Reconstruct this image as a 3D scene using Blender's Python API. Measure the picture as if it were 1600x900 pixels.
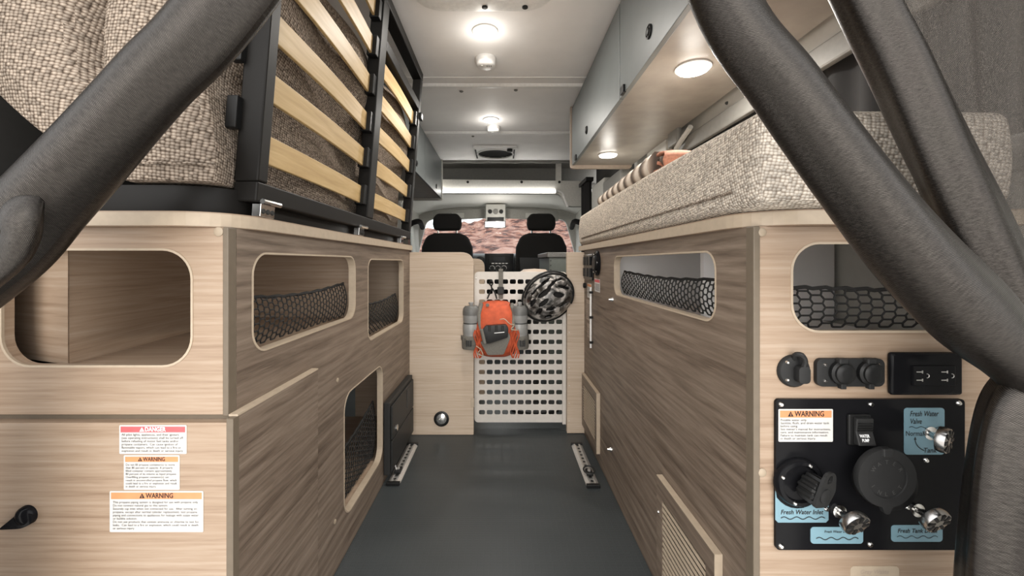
import bpy, bmesh, math, random
from mathutils import Vector, Matrix, noise
random.seed(7)
R = math.radians
sc = bpy.context.scene
for o in list(bpy.data.objects): bpy.data.objects.remove(o)
C = sc.collection

# ------------------------------------------------------------------ camera, sky, sun, exposure
H = 0.795                      # camera height above the van floor
FPX, VX, VY = 640.0, 785.0, 410.0   # focal length and vanishing point in 1600x900 pixels
cam_d = bpy.data.cameras.new('camera'); cam = bpy.data.objects.new('camera', cam_d); C.objects.link(cam)
cam.location = (0, 0, H); cam.rotation_euler = (R(90), 0, 0)
cam_d.sensor_width = 36; cam_d.lens = FPX / 1600 * 36
cam_d.shift_x = (800 - VX) / 1600; cam_d.shift_y = -(450 - VY) / 1600
cam_d.clip_start = 0.02; cam_d.clip_end = 300
sc.camera = cam
w = bpy.data.worlds.new('sky'); sc.world = w; w.use_nodes = True
bg = w.node_tree.nodes['Background']; bg.inputs[0].default_value = (0.93, 0.93, 0.93, 1); bg.inputs[1].default_value = 2.1
sd = bpy.data.lights.new('sun', 'SUN'); sd.energy = 1.4; sd.angle = R(50); sd.color = (1.0, 0.95, 0.88)
sun = bpy.data.objects.new('sun', sd); C.objects.link(sun); sun.location = (0, -3, 4)
sun.rotation_euler = Vector((0.02, 1.0, -0.20)).to_track_quat('-Z', 'Y').to_euler()
sc.view_settings.view_transform = 'Standard'; sc.view_settings.look = 'None'
sc.view_settings.exposure = 0.42; sc.view_settings.gamma = 1; sc.view_settings.use_curve_mapping = False

# ------------------------------------------------------------------ helpers
XL, XR, YL, YR, YF = -0.427, 0.38, 0.64, 0.62, 1.885
CEIL = H + 0.897
def FP(px, py, Y): return ((px - VX) * Y / FPX, H + (VY - py) * Y / FPX)          # point on a plane Y = const -> (x, z)
def SP(px, py, X):                                                                 # point on a plane X = const -> (y, z)
    Y = FPX * X / (px - VX); return (Y, H + (VY - py) * Y / FPX)

MATS = {}
def ntree(name):
    m = bpy.data.materials.new(name); m.use_nodes = True; MATS[name] = m
    nt = m.node_tree; b = nt.nodes['Principled BSDF']; return m, nt, b
def N(nt, typ, **kw):
    n = nt.nodes.new(typ)
    for k, v in kw.items():
        if k.startswith('i_'): n.inputs[k[2:].replace('_', ' ')].default_value = v
        else: setattr(n, k, v)
    return n
def L(nt, a, b): nt.links.new(a, b)
def ramp(nt, fac, stops, interp='LINEAR'):
    r = nt.nodes.new('ShaderNodeValToRGB'); r.color_ramp.interpolation = interp
    e = r.color_ramp.elements
    while len(e) < len(stops): e.new(0.5)
    for i, (p, c) in enumerate(stops): e[i].position = p; e[i].color = (*c, 1)
    L(nt, fac, r.inputs[0]); return r.outputs[0]
def mapping(nt, scale, coord='UV', rot=(0, 0, 0)):
    tc = nt.nodes.new('ShaderNodeTexCoord'); mp = nt.nodes.new('ShaderNodeMapping')
    mp.inputs['Scale'].default_value = scale; mp.inputs['Rotation'].default_value = rot
    L(nt, tc.outputs[coord], mp.inputs[0]); return mp.outputs[0]
def bump(nt, b, h, strength, dist=0.002):
    bn = nt.nodes.new('ShaderNodeBump'); bn.inputs['Strength'].default_value = strength; bn.inputs['Distance'].default_value = dist
    L(nt, h, bn.inputs['Height']); L(nt, bn.outputs[0], b.inputs['Normal'])
def plain(name, col, rough=0.5, metal=0.0, emit=0, noise_amt=0.06, nscale=60, bmp=0.0, sheen=0, spec=0.5):
    """single-colour surface with slight procedural mottling"""
    m, nt, b = ntree(name)
    nz = N(nt, 'ShaderNodeTexNoise', i_Scale=nscale, i_Detail=4.0)
    L(nt, mapping(nt, (1, 1, 1), 'UV'), nz.inputs['Vector'])
    lo = tuple(max(0, c * (1 - noise_amt)) for c in col); hi = tuple(min(1, c * (1 + noise_amt)) for c in col)
    L(nt, ramp(nt, nz.outputs[0], [(0.3, lo), (0.7, hi)]), b.inputs['Base Color'])
    b.inputs['Roughness'].default_value = rough; b.inputs['Metallic'].default_value = metal
    b.inputs['Specular IOR Level'].default_value = spec
    if bmp: bump(nt, b, nz.outputs[0], bmp)
    if sheen: b.inputs['Sheen Weight'].default_value = sheen
    if emit:
        b.inputs['Emission Color'].default_value = (*col, 1); b.inputs['Emission Strength'].default_value = emit
    return m
def oak(name, dark, mid, light, vstretch=15, contrast=1.0):
    m, nt, b = ntree(name)
    mp = mapping(nt, (2.4, vstretch*1.8, 1))
    n1 = N(nt, 'ShaderNodeTexNoise', i_Scale=1.6, i_Detail=8.0, i_Roughness=0.6, i_Distortion=0.45); L(nt, mp, n1.inputs['Vector'])
    n2 = N(nt, 'ShaderNodeTexNoise', i_Scale=1.0, i_Detail=3.0); L(nt, mapping(nt, (24, 700, 1)), n2.inputs['Vector'])
    n3 = N(nt, 'ShaderNodeTexNoise', i_Scale=1.0, i_Detail=2.0); L(nt, mapping(nt, (1.8, 9.0, 1)), n3.inputs['Vector'])
    a = N(nt, 'ShaderNodeMath', operation='MULTIPLY_ADD'); L(nt, n2.outputs[0], a.inputs[0]); a.inputs[1].default_value = 0.22; L(nt, n1.outputs[0], a.inputs[2])
    a2 = N(nt, 'ShaderNodeMath', operation='MULTIPLY_ADD'); L(nt, n3.outputs[0], a2.inputs[0]); a2.inputs[1].default_value = 0.35; L(nt, a.outputs[0], a2.inputs[2])
    s = 0.22 / contrast
    L(nt, ramp(nt, a2.outputs[0], [(0.78 - s, dark), (0.78, mid), (0.78 + s, light)]), b.inputs['Base Color'])
    b.inputs['Roughness'].default_value = 0.5
    bump(nt, b, a.outputs[0], 0.08, 0.001)
    return m
def weave(name, scale, dark, mid, light, bstr=0.9, rand=0.35, dist=0.003):
    m, nt, b = ntree(name)
    mp = mapping(nt, (scale, scale * 1.35, 1), rot=(0, 0, R(8)))
    v = N(nt, 'ShaderNodeTexVoronoi', i_Scale=1.0, i_Randomness=rand); v.voronoi_dimensions = '2D'; L(nt, mp, v.inputs['Vector'])
    c1 = ramp(nt, v.outputs['Distance'], [(0.12, light), (0.40, mid), (0.64, dark)])
    hs = nt.nodes.new('ShaderNodeSeparateColor'); L(nt, v.outputs['Color'], hs.inputs[0])
    var = N(nt, 'ShaderNodeMapRange', i_To_Min=0.62, i_To_Max=1.12); L(nt, hs.outputs[0], var.inputs[0])
    mx = N(nt, 'ShaderNodeMix', data_type='RGBA', blend_type='MULTIPLY'); mx.inputs[0].default_value = 1
    L(nt, c1, mx.inputs[6]); L(nt, var.outputs[0], mx.inputs[7]); L(nt, mx.outputs[2], b.inputs['Base Color'])
    b.inputs['Roughness'].default_value = 0.95; b.inputs['Specular IOR Level'].default_value = 0.1
    inv = N(nt, 'ShaderNodeMath', operation='SUBTRACT'); inv.inputs[0].default_value = 1; L(nt, v.outputs['Distance'], inv.inputs[1])
    bump(nt, b, inv.outputs[0], bstr, dist)
    return m

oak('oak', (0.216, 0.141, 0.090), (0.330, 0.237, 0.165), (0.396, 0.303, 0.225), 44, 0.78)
oak('oak_shaded', (0.0784, 0.0540, 0.0377), (0.1658, 0.1236, 0.0910), (0.2472, 0.1924, 0.1465), 24, 1.0)  # same oak darkened and greyed: aisle-side shade put into the colour
oak('oak_pale', (0.385, 0.289, 0.204), (0.496, 0.392, 0.296), (0.548, 0.451, 0.355), 36, 0.7)
oak('birch', (0.40, 0.25, 0.10), (0.54, 0.37, 0.165), (0.64, 0.47, 0.24), 20, 0.7)
plain('edge_band', (0.434, 0.350, 0.259), 0.5)
plain('edge_dark', (0.1350, 0.1056, 0.0744), 0.5)
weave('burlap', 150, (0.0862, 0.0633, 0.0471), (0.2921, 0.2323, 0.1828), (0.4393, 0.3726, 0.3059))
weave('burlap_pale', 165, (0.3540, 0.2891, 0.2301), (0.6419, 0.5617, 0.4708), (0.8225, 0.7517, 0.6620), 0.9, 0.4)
plain('black_metal', (0.009, 0.008, 0.007), 0.5, spec=0.2)
plain('black_plastic', (0.0108, 0.0108, 0.0108), 0.38, spec=0.25)
plain('black_gloss', (0.008, 0.008, 0.009), 0.18, spec=0.10)
plain('black_matte', (0.012, 0.011, 0.011), 0.9)
plain('dark_cap', (0.019, 0.019, 0.019), 0.5, spec=0.25)
plain('chrome', (0.75, 0.74, 0.72), 0.18, 1.0)
plain('knob_metal', (0.42, 0.41, 0.40), 0.22, 1.0)
plain('emboss', (0.055, 0.053, 0.052), 0.5)
plain('zinc', (0.62, 0.60, 0.57), 0.36, 0.6, noise_amt=0.25, nscale=300)
plain('white_panel', (0.90, 0.88, 0.865), 0.62, noise_amt=0.03, nscale=8)
plain('white_plastic', (0.80, 0.79, 0.77), 0.4)
plain('peg_white', (0.607, 0.566, 0.517), 0.5, noise_amt=0.03)
plain('cabinet_grey', (0.140, 0.155, 0.155), 0.42, noise_amt=0.05, nscale=12)
plain('cabinet_under', (0.28, 0.25, 0.215), 0.38, noise_amt=0.12, nscale=14)
plain('van_white', (0.52, 0.51, 0.47), 0.5, noise_amt=0.03)
plain('van_grey', (0.20, 0.195, 0.18), 0.6)
plain('headliner', (0.80, 0.78, 0.73), 0.9, noise_amt=0.04, nscale=200)
plain('pillar_grey', (0.56, 0.55, 0.51), 0.7)
plain('visor_grey', (0.36, 0.35, 0.32), 0.9)
plain('dark_trim', (0.045, 0.043, 0.04), 0.7)
plain('seat_fabric', (0.016, 0.015, 0.014), 0.92, noise_amt=0.2, nscale=500, bmp=0.2, spec=0.25)
plain('rubber', (0.004, 0.004, 0.004), 0.8, spec=0.1)
plain('net_cord', (0.010, 0.009, 0.008), 0.85)
plain('screw_cap', (0.350, 0.280, 0.203), 0.55)
plain('label_white', (0.568, 0.554, 0.528), 0.45, noise_amt=0.02)
plain('label_red', (0.612, 0.102, 0.111), 0.45)
plain('label_orange', (0.62, 0.25, 0.11), 0.45)
plain('label_blue', (0.178, 0.304, 0.363), 0.42, noise_amt=0.03)
plain('label_grey', (0.375, 0.300, 0.240), 0.5)
plain('ink', (0.012, 0.011, 0.010), 0.6)
plain('ink_grey', (0.14, 0.12, 0.11), 0.6)
plain('ink_white', (0.85, 0.85, 0.85), 0.5)
plain('orange_cloth', (0.4680, 0.0780, 0.0270), 0.75, noise_amt=0.2, nscale=40, bmp=0.3)
plain('grey_cloth', (0.16, 0.15, 0.13), 0.85, noise_amt=0.15, nscale=200)
plain('bottle_grey', (0.272, 0.272, 0.264), 0.35)
plain('bottle_dark', (0.12, 0.12, 0.115), 0.45)
plain('charcoal', (0.0240, 0.0240, 0.0232), 0.5, spec=0.25)
plain('slate_green', (0.085, 0.095, 0.085), 0.5)
plain('stone_top', (0.10, 0.098, 0.092), 0.3, noise_amt=0.8, nscale=260)
plain('rust_blanket', (0.50, 0.22, 0.14), 0.95, noise_amt=0.2, nscale=150, bmp=0.3)
plain('ground_pale', (0.74, 0.71, 0.67), 0.95, nscale=2)  # unseen ground, paled so it bounces light up to the ceiling
plain('tan_leather', (0.20, 0.11, 0.06), 0.7)
for nm, st in (('lamp_glow', 14.0), ('lamp_glow_strip', 7.0)):
    m, nt, b = ntree(nm); b.inputs['Base Color'].default_value = (0.9, 0.9, 0.9, 1)
    b.inputs['Emission Color'].default_value = (1.0, 0.97, 0.92, 1); b.inputs['Emission Strength'].default_value = st
# curtain cloth (twill) and its sheer single layer
def twill(name, col, sheer=0.0, rough=0.55):
    m, nt, b = ntree(name)
    mp = mapping(nt, (1, 1, 1), rot=(0, 0, R(28)))
    wv = N(nt, 'ShaderNodeTexWave', i_Scale=210.0, i_Distortion=2.5, i_Detail=2.0); wv.bands_direction = 'X'; L(nt, mp, wv.inputs['Vector'])
    nz = N(nt, 'ShaderNodeTexNoise', i_Scale=420.0, i_Detail=2.0); L(nt, mapping(nt, (1, 0.35, 1)), nz.inputs['Vector'])
    ad = N(nt, 'ShaderNodeMath', operation='MULTIPLY'); L(nt, wv.outputs[0], ad.inputs[0]); L(nt, nz.outputs[0], ad.inputs[1])
    L(nt, ramp(nt, ad.outputs[0], [(0.05, tuple(c * 0.45 for c in col)), (0.6, tuple(min(1, c * 1.7) for c in col))]), b.inputs['Base Color'])
    b.inputs['Roughness'].default_value = rough; b.inputs['Metallic'].default_value = 0.0 if sheer else 0.75
    bump(nt, b, ad.outputs[0], 0.35, 0.0008)
    if sheer:
        tr = nt.nodes.new('ShaderNodeBsdfTransparent'); mx = nt.nodes.new('ShaderNodeMixShader')
        v = N(nt, 'ShaderNodeTexNoise', i_Scale=700.0, i_Detail=1.0); L(nt, mapping(nt, (1, 1, 1)), v.inputs['Vector'])
        rr = N(nt, 'ShaderNodeMapRange', i_From_Min=0.35, i_From_Max=0.65, i_To_Min=sheer - 0.2, i_To_Max=sheer + 0.2); L(nt, v.outputs[0], rr.inputs[0])
        out = nt.nodes['Material Output']; L(nt, rr.outputs[0], mx.inputs[0]); L(nt, b.outputs[0], mx.inputs[1]); L(nt, tr.outputs[0], mx.inputs[2]); L(nt, mx.outputs[0], out.inputs[0])
    return m
twill('curtain', (0.0433, 0.0382, 0.0340), 0, 0.32)
twill('curtain_sheer', (0.075, 0.064, 0.054), 0.40, 0.8)
# floor: dark vinyl with a fine moulded grid
m, nt, b = ntree('vinyl')
mp = mapping(nt, (1, 1, 1))
br = N(nt, 'ShaderNodeTexBrick', offset=0.0, i_Scale=60.0, i_Mortar_Size=0.09, i_Brick_Width=1.0, i_Row_Height=0.62); L(nt, mp, br.inputs['Vector'])
nz = N(nt, 'ShaderNodeTexNoise', i_Scale=3.0, i_Detail=5.0); L(nt, mp, nz.inputs['Vector'])
L(nt, ramp(nt, nz.outputs[0], [(0.3, (0.038, 0.044, 0.046)), (0.7, (0.052, 0.058, 0.060))]), b.inputs['Base Color'])
b.inputs['Roughness'].default_value = 0.38; b.inputs['Specular IOR Level'].default_value = 0.3; bump(nt, b, br.outputs['Fac'], 0.5, 0.001)
# camouflage shell
m, nt, b = ntree('camouflage')
nz = N(nt, 'ShaderNodeTexNoise', i_Scale=26.0, i_Detail=1.5, i_Distortion=1.0); L(nt, mapping(nt, (1, 1, 1), 'UV'), nz.inputs['Vector'])
L(nt, ramp(nt, nz.outputs[0], [(0.0, (0.015, 0.014, 0.013)), (0.43, (0.09, 0.085, 0.078)), (0.52, (0.20, 0.19, 0.18)), (0.59, (0.48, 0.45, 0.42))], 'CONSTANT'), b.inputs['Base Color'])
b.inputs['Roughness'].default_value = 0.3
# striped blanket
m, nt, b = ntree('striped_blanket')
wv = N(nt, 'ShaderNodeTexWave', i_Scale=4.2, i_Distortion=1.0, i_Detail=1.0); wv.bands_direction = 'X'; L(nt, mapping(nt, (1, 0.15, 1)), wv.inputs['Vector'])
L(nt, ramp(nt, wv.outputs[0], [(0.0, (0.10, 0.075, 0.058)), (0.35, (0.30, 0.23, 0.18)), (0.6, (0.52, 0.44, 0.36)), (0.85, (0.66, 0.58, 0.50))]), b.inputs['Base Color'])
b.inputs['Roughness'].default_value = 0.95
# red rock
m, nt, b = ntree('red_rock')
n1 = N(nt, 'ShaderNodeTexNoise', i_Scale=0.9, i_Detail=10.0, i_Roughness=0.7); L(nt, mapping(nt, (1, 1, 3.0), 'Object'), n1.inputs['Vector'])
L(nt, ramp(nt, n1.outputs[0], [(0.42, (0.042, 0.017, 0.014)), (0.48, (0.158, 0.065, 0.046)), (0.53, (0.241, 0.121, 0.088)), (0.60, (0.288, 0.172, 0.135))]), b.inputs['Base Color'])
b.inputs['Roughness'].default_value = 0.95
# glass
m, nt, b = ntree('glass')
tr = nt.nodes.new('ShaderNodeBsdfTransparent'); gl = nt.nodes.new('ShaderNodeBsdfGlossy'); gl.inputs['Roughness'].default_value = 0.03
tr.inputs[0].default_value = (0.93, 0.96, 0.97, 1)
fr = N(nt, 'ShaderNodeFresnel', i_IOR=1.12); mx = nt.nodes.new('ShaderNodeMixShader')
L(nt, fr.outputs[0], mx.inputs[0]); L(nt, tr.outputs[0], mx.inputs[1]); L(nt, gl.outputs[0], mx.inputs[2]); L(nt, mx.outputs[0], nt.nodes['Material Output'].inputs[0])
m, nt, b = ntree('clear_lens'); b.inputs['Base Color'].default_value = (0.8, 0.8, 0.78, 1); b.inputs['Roughness'].default_value = 0.12; b.inputs['Metallic'].default_value = 0.85

def wloc(o):
    v = Vector((0, 0, 0))
    while o: v += o.location; o = o.parent
    return v
def tag(o, label=None, cat=None, group=None, kind=None):
    if label: o['label'] = label
    if cat: o['category'] = cat
    if group: o['group'] = group
    if kind: o['kind'] = kind
    return o
def thing(name, label, cat, loc=(0, 0, 0), group=None):
    o = bpy.data.objects.new(name, None); o.empty_display_size = 0.02; C.objects.link(o); o.location = loc
    return tag(o, label, cat, group)
class MB:
    def __init__(s): s.v = []; s.f = []; s.uv = None
    def add(s, vs, fs):
        n = len(s.v); s.v += [Vector(p) for p in vs]; s.f += [tuple(i + n for i in f) for f in fs]; return s
    def box(s, a, b):
        x0, x1 = sorted((a[0], b[0])); y0, y1 = sorted((a[1], b[1])); z0, z1 = sorted((a[2], b[2]))
        return s.add([(x0,y0,z0),(x1,y0,z0),(x1,y1,z0),(x0,y1,z0),(x0,y0,z1),(x1,y0,z1),(x1,y1,z1),(x0,y1,z1)],
                     [(0,3,2,1),(4,5,6,7),(0,1,5,4),(1,2,6,5),(2,3,7,6),(3,0,4,7)])
    def prism(s, pts, vec):
        n = len(pts); vec = Vector(vec); a = [Vector(p) for p in pts]; bq = [p + vec for p in a]
        return s.add(a + bq, [tuple(range(n))[::-1], tuple(range(n, 2*n))] + [(i, (i+1) % n, n+(i+1) % n, n+i) for i in range(n)])
    def tube(s, pts, r, n=8, closed=False):
        pts = [Vector(p) for p in pts]; m = len(pts); rings = []
        for i, p in enumerate(pts):
            if closed: d = pts[(i+1) % m] - pts[i-1]
            else: d = pts[min(i+1, m-1)] - pts[max(i-1, 0)]
            d.normalize(); up = Vector((0, 0, 1)) if abs(d.z) < 0.9 else Vector((1, 0, 0))
            a = d.cross(up).normalized(); bq = d.cross(a).normalized()
            rr = r[i] if isinstance(r, (list, tuple)) else r
            rings.append([p + (a * math.cos(t) + bq * math.sin(t)) * rr for t in [2*math.pi*k/n for k in range(n)]])
        vs = [q for g in rings for q in g]; fs = []
        for i in range(m if closed else m-1):
            j = (i+1) % m
            for k in range(n): fs.append((i*n+k, i*n+(k+1) % n, j*n+(k+1) % n, j*n+k))
        if not closed: fs += [tuple(range(n))[::-1], tuple(range((m-1)*n, m*n))]
        return s.add(vs, fs)
    def lathe(s, prof, c, axis='y', n=28):
        """prof = [(radius, offset along axis)], capped at both ends"""
        c = Vector(c); rings = []
        for r, t in prof:
            g = []
            for k in range(n):
                a = 2*math.pi*k/n; u, v = math.cos(a)*r, math.sin(a)*r
                g.append(c + {'y': Vector((u, t, v)), 'x': Vector((t, u, v)), 'z': Vector((u, v, t))}[axis])
            rings.append(g)
        m = len(rings); fs = []
        for i in range(m-1):
            for k in range(n): fs.append((i*n+k, i*n+(k+1) % n, (i+1)*n+(k+1) % n, (i+1)*n+k))
        fs += [tuple(range(n))[::-1], tuple(range((m-1)*n, m*n))]
        return s.add([q for g in rings for q in g], fs)
    def grid(s, fn, nu, nv, close_u=False, uvfn=None):
        vs = [fn(i/nu, j/nv) for j in range(nv+1) for i in range(nu+1)]
        return s.add(vs, [(j*(nu+1)+i, j*(nu+1)+i+1, (j+1)*(nu+1)+i+1, (j+1)*(nu+1)+i) for j in range(nv) for i in range(nu)])
    def plate(s, outer, holes, fn, t):
        """flat plate in 2D with holes; fn(a, b, depth) -> 3D"""
        bm = bmesh.new(); es = []
        for loop in [outer] + list(holes):
            vs = [bm.verts.new((p[0], p[1], 0)) for p in loop]
            es += [bm.edges.new((vs[i], vs[(i+1) % len(vs)])) for i in range(len(vs))]
        bmesh.ops.triangle_fill(bm, use_beauty=True, use_dissolve=False, edges=es, normal=(0, 0, 1))
        bm.verts.index_update(); n = len(bm.verts)
        co = [(v.co.x, v.co.y) for v in bm.verts]; tris = [tuple(v.index for v in f.verts) for f in bm.faces]
        if tris:
            k = len(outer)
        bnd = [tuple(v.index for v in e.verts) for e in bm.edges if len(e.link_faces) == 1]
        bm.free()
        vs = [fn(a, b_, 0) for a, b_ in co] + [fn(a, b_, t) for a, b_ in co]
        fs = list(tris) + [tuple(i + n for i in q[::-1]) for q in tris] + [(i, j, j+n, i+n) for i, j in bnd]
        return s.add(vs, fs)
    def build(s, name, mat, parent=None, smooth=False, bevel=0, seg=2, uvrot=False, sub=0, label=None, angle=40, merge=False):
        me = bpy.data.meshes.new(name)
        if parent is not None: off = wloc(parent)
        else:
            xs = [p.x for p in s.v]; ys = [p.y for p in s.v]; zs = [p.z for p in s.v]
            off = Vector(((min(xs)+max(xs))/2, (min(ys)+max(ys))/2, min(zs)))
        me.from_pydata([p - off for p in s.v], [], s.f)
        bm = bmesh.new(); bm.from_mesh(me)
        if merge: bmesh.ops.remove_doubles(bm, verts=bm.verts, dist=1e-5)
        bmesh.ops.recalc_face_normals(bm, faces=bm.faces)
        uvl = bm.loops.layers.uv.new('uv')
        if s.uv:
            bm.verts.index_update()
            for f in bm.faces:
                for l in f.loops: l[uvl].uv = s.uv[l.vert.index]
        else:
            for f in bm.faces:
                nx, ny, nz_ = (abs(c) for c in f.normal)
                for l in f.loops:
                    p = l.vert.co + off
                    if nx >= ny and nx >= nz_: q = (p.y, p.z)
                    elif ny >= nz_: q = (p.x, p.z)
                    else: q = (p.x, p.y) if not uvrot else (p.y, p.x)
                    l[uvl].uv = (q[0] + 3.1, q[1] + 1.7)
        bm.to_mesh(me); bm.free()
        me.materials.append(MATS[mat])
        o = bpy.data.objects.new(name, me); C.objects.link(o)
        if parent is not None: o.parent = parent
        else: o.location = off
        if smooth:
            for p in me.polygons: p.use_smooth = True
            me.set_sharp_from_angle(angle=R(angle))
        if bevel:
            bv = o.modifiers.new('bevel', 'BEVEL'); bv.width = bevel; bv.segments = seg; bv.limit_method = 'ANGLE'; bv.angle_limit = R(40)
            if seg > 2:
                for p in me.polygons: p.use_smooth = True
        if sub:
            sb = o.modifiers.new('sub', 'SUBSURF'); sb.levels = sub; sb.render_levels = sub
            for p in me.polygons: p.use_smooth = True
        if label: o['label'] = label
        return o
def struct(o): o['kind'] = 'structure'; return o
def rrect(a0, b0, a1, b1, r, n=6):
    pts = []
    for cx, cy, s in ((a1-r, b1-r, 0), (a0+r, b1-r, 90), (a0+r, b0+r, 180), (a1-r, b0+r, 270)):
        for k in range(n+1):
            t = R(s + 90*k/n); pts.append((cx + r*math.cos(t), cy + r*math.sin(t)))
    return pts
def rpoly(pts, rs, n=6):
    out = []; m = len(pts)
    for i in range(m):
        p = Vector(pts[i]); a = (Vector(pts[i-1]) - p); bq = (Vector(pts[(i+1) % m]) - p); r = rs[i] if isinstance(rs, (list, tuple)) else rs
        if r <= 0: out.append(tuple(p)); continue
        a.normalize(); bq.normalize(); p0 = p + a*r; p1 = p + bq*r
        for k in range(n+1):
            t = k/n; q = p0*(1-t)**2 + p*2*t*(1-t) + p1*t*t; out.append(tuple(q))
    return out
def circ(a, b, r, n=24): return [(a + r*math.cos(2*math.pi*k/n), b + r*math.sin(2*math.pi*k/n)) for k in range(n)]
def onY(Y, s=1): return lambda a, b, d: Vector((a, Y + s*d, b))      # (x, z); depth goes to +Y
def onX(X, s=1): return lambda a, b, d: Vector((X + s*d, a, b))      # (y, z)
def onZ(Z, s=1): return lambda a, b, d: Vector((a, b, Z + s*d))
def smooth_path(pts, n):
    """Catmull-Rom through tuples of any length"""
    P = [Vector(p) for p in pts]; P = [P[0]*2 - P[1]] + P + [P[-1]*2 - P[-2]]; out = []; m = len(P) - 3
    for i in range(n+1):
        t = i/n*m; k = min(int(t), m-1); u = t - k; a, b, c, d = P[k:k+4]
        out.append(0.5*((2*b) + (c-a)*u + (2*a-5*b+4*c-d)*u*u + (3*b-a-3*c+d)*u**3))
    return out
def dup(o, delta, parent=None):
    c = o.copy(); C.objects.link(c); c.parent = parent if parent is not None else o.parent
    c.location = o.location + Vector(delta)
    return c
FONT = None
def text(body, fn, parent, mat, w=None, h=None, size=0.01, name='lettering', shear=0.0, bold=0.0, align='LEFT', line=1.0, anchor=(0, 0), maxw=None):
    """flat print laid on a plane; fn(a, b, depth) -> 3D; anchor = lower-left corner; fitted to w x h"""
    cu = bpy.data.curves.new(name, 'FONT'); cu.body = body; cu.size = 1; cu.shear = shear; cu.offset = bold; cu.resolution_u = 2
    cu.align_x = align; cu.space_line = line
    to = bpy.data.objects.new('tmp', cu); C.objects.link(to); bpy.context.view_layer.update()
    me0 = bpy.data.meshes.new_from_object(to.evaluated_get(bpy.context.evaluated_depsgraph_get()))
    vs = [v.co.copy() for v in me0.vertices]; fs = [tuple(p.vertices) for p in me0.polygons]
    bpy.data.objects.remove(to); bpy.data.meshes.remove(me0)
    x0 = min(v.x for v in vs); x1 = max(v.x for v in vs); y0 = min(v.y for v in vs); y1 = max(v.y for v in vs)
    sx = (w/(x1-x0)) if w else size; sy = (h/(y1-y0)) if h else (sx if w else size)
    if not w: sx = sy if h else size
    mb = MB(); mb.add([fn(anchor[0] + (v.x-x0)*sx, anchor[1] + (v.y-y0)*sy, 0) for v in vs], fs)
    return mb.build(name, mat, parent)

# ------------------------------------------------------------------ the setting: floor, ceiling, walls
VL, VR = -0.93, 0.83           # van side walls
o = struct(MB().box((VL-0.05, 0.30, -0.04), (VR+0.1, 4.9, 0)).build('floor', 'vinyl')); o['label'] = 'dark grey vinyl floor with fine moulded grid'
ribs = [SP(0, 0, 1)]
def ceilY(py): return FPX*0.897/(VY-py)
ce = struct(MB().box((VL-0.05, 0.30, CEIL), (VR+0.1, 1.98, CEIL+0.03)).build('ceiling', 'white_panel')); ce['label'] = 'white ceiling panels with narrow joint strips'
MB().box((VL-0.05, 1.986, CEIL), (VR+0.1, 2.80, CEIL+0.03)).build('ceiling_panel', 'white_panel', ce)
MB().box((VL-0.05, 2.806, CEIL), (VR+0.1, 3.60, CEIL+0.03)).build('ceiling_panel', 'white_panel', ce)
for Y in (ceilY(133), ceilY(207)):
    MB().prism([(VL, Y-0.022, CEIL), (VL, Y-0.010, CEIL-0.012), (VL, Y+0.012, CEIL-0.012), (VL, Y+0.022, CEIL)], (VR-VL, 0, 0)).build('joint_strip', 'white_plastic', ce, bevel=0.003)
pts = []
for i in range(61):
    x = -0.56 + 1.16*i/60; pts.append((x, 3.60, CEIL - 0.012 - 0.008*(1 if math.sin(x*22) > 0 else 0)))
MB().tube(pts, 0.008, 6).build('edge_seal', 'van_grey', ce)
o = struct(MB().box((VL-0.03, 0.45, 0), (VL, 3.6, CEIL)).build('wall_left', 'dark_trim')); o['label'] = 'dark side wall behind the left cabinets'
# right wall with its window opening
yw0, yw1, zw0, zw1 = 0.42, 1.80, H+0.14, H+0.515
wr = struct(MB().plate([(0.35, 0), (2.42, 0), (2.42, CEIL), (0.35, CEIL)], [rrect(yw0, zw0, yw1, zw1, 0.09)], onX(VR-0.05), 0.05).build('wall_right', 'van_white'))
wr['label'] = 'off-white metal side wall above the mattress'
win = struct(thing('window_1', 'side window with rounded grey frame and black blind', 'window', (VR-0.06, 1.1, zw0)))
MB().plate(rrect(yw0-0.005, zw0-0.005, yw1+0.005, zw1+0.005, 0.095), [rrect(yw0+0.06, zw0+0.05, yw1-0.06, zw1-0.055, 0.06)], onX(VR-0.075), 0.02).build('window_frame', 'van_grey', win, bevel=0.006)
mb = MB()
mb.grid(lambda u, v: Vector((VR-0.035+0.008*math.sin(u*90), yw0+0.03+u*(yw1-yw0-0.06), zw0+0.03+v*(zw1-zw0-0.06))), 120, 2)
mb.build('blind', 'black_matte', win, smooth=True)
MB().box((VR-0.012, yw0, zw0), (VR-0.006, yw1, zw1)).build('pane', 'glass', win)
del win['category']
# white door pillar with grab strap and pull in front of the window
pl = struct(MB().box((VR-0.085, 1.86, H+0.10), (VR-0.05, 2.12, CEIL)).build('trim_1', 'van_white', bevel=0.012, seg=4)); pl['label'] = 'off-white door pillar cover'
MB().tube(smooth_path([(VR-0.09, 1.79, H+0.20), (VR-0.095, 1.80, H+0.38), (VR-0.095, 1.75, H+0.47), (VR-0.095, 1.60, H+0.53)], 16), 0.011, 6).build('seal_strip', 'van_white', pl, smooth=True)
MB().box((VR-0.105, 1.70, H+0.50), (VR-0.085, 1.80, H+0.57)).build('clip_cover', 'van_grey', pl, bevel=0.006)
for px, py in ((1062, 202), (1134, 161), (1033, 230)):
    Y, z = SP(px, py, VR-0.08); MB().lathe([(0.006, 0), (0.004, -0.006)], (VR-0.075, Y, z), 'x', 10).build('screw', 'charcoal', wr)
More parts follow.
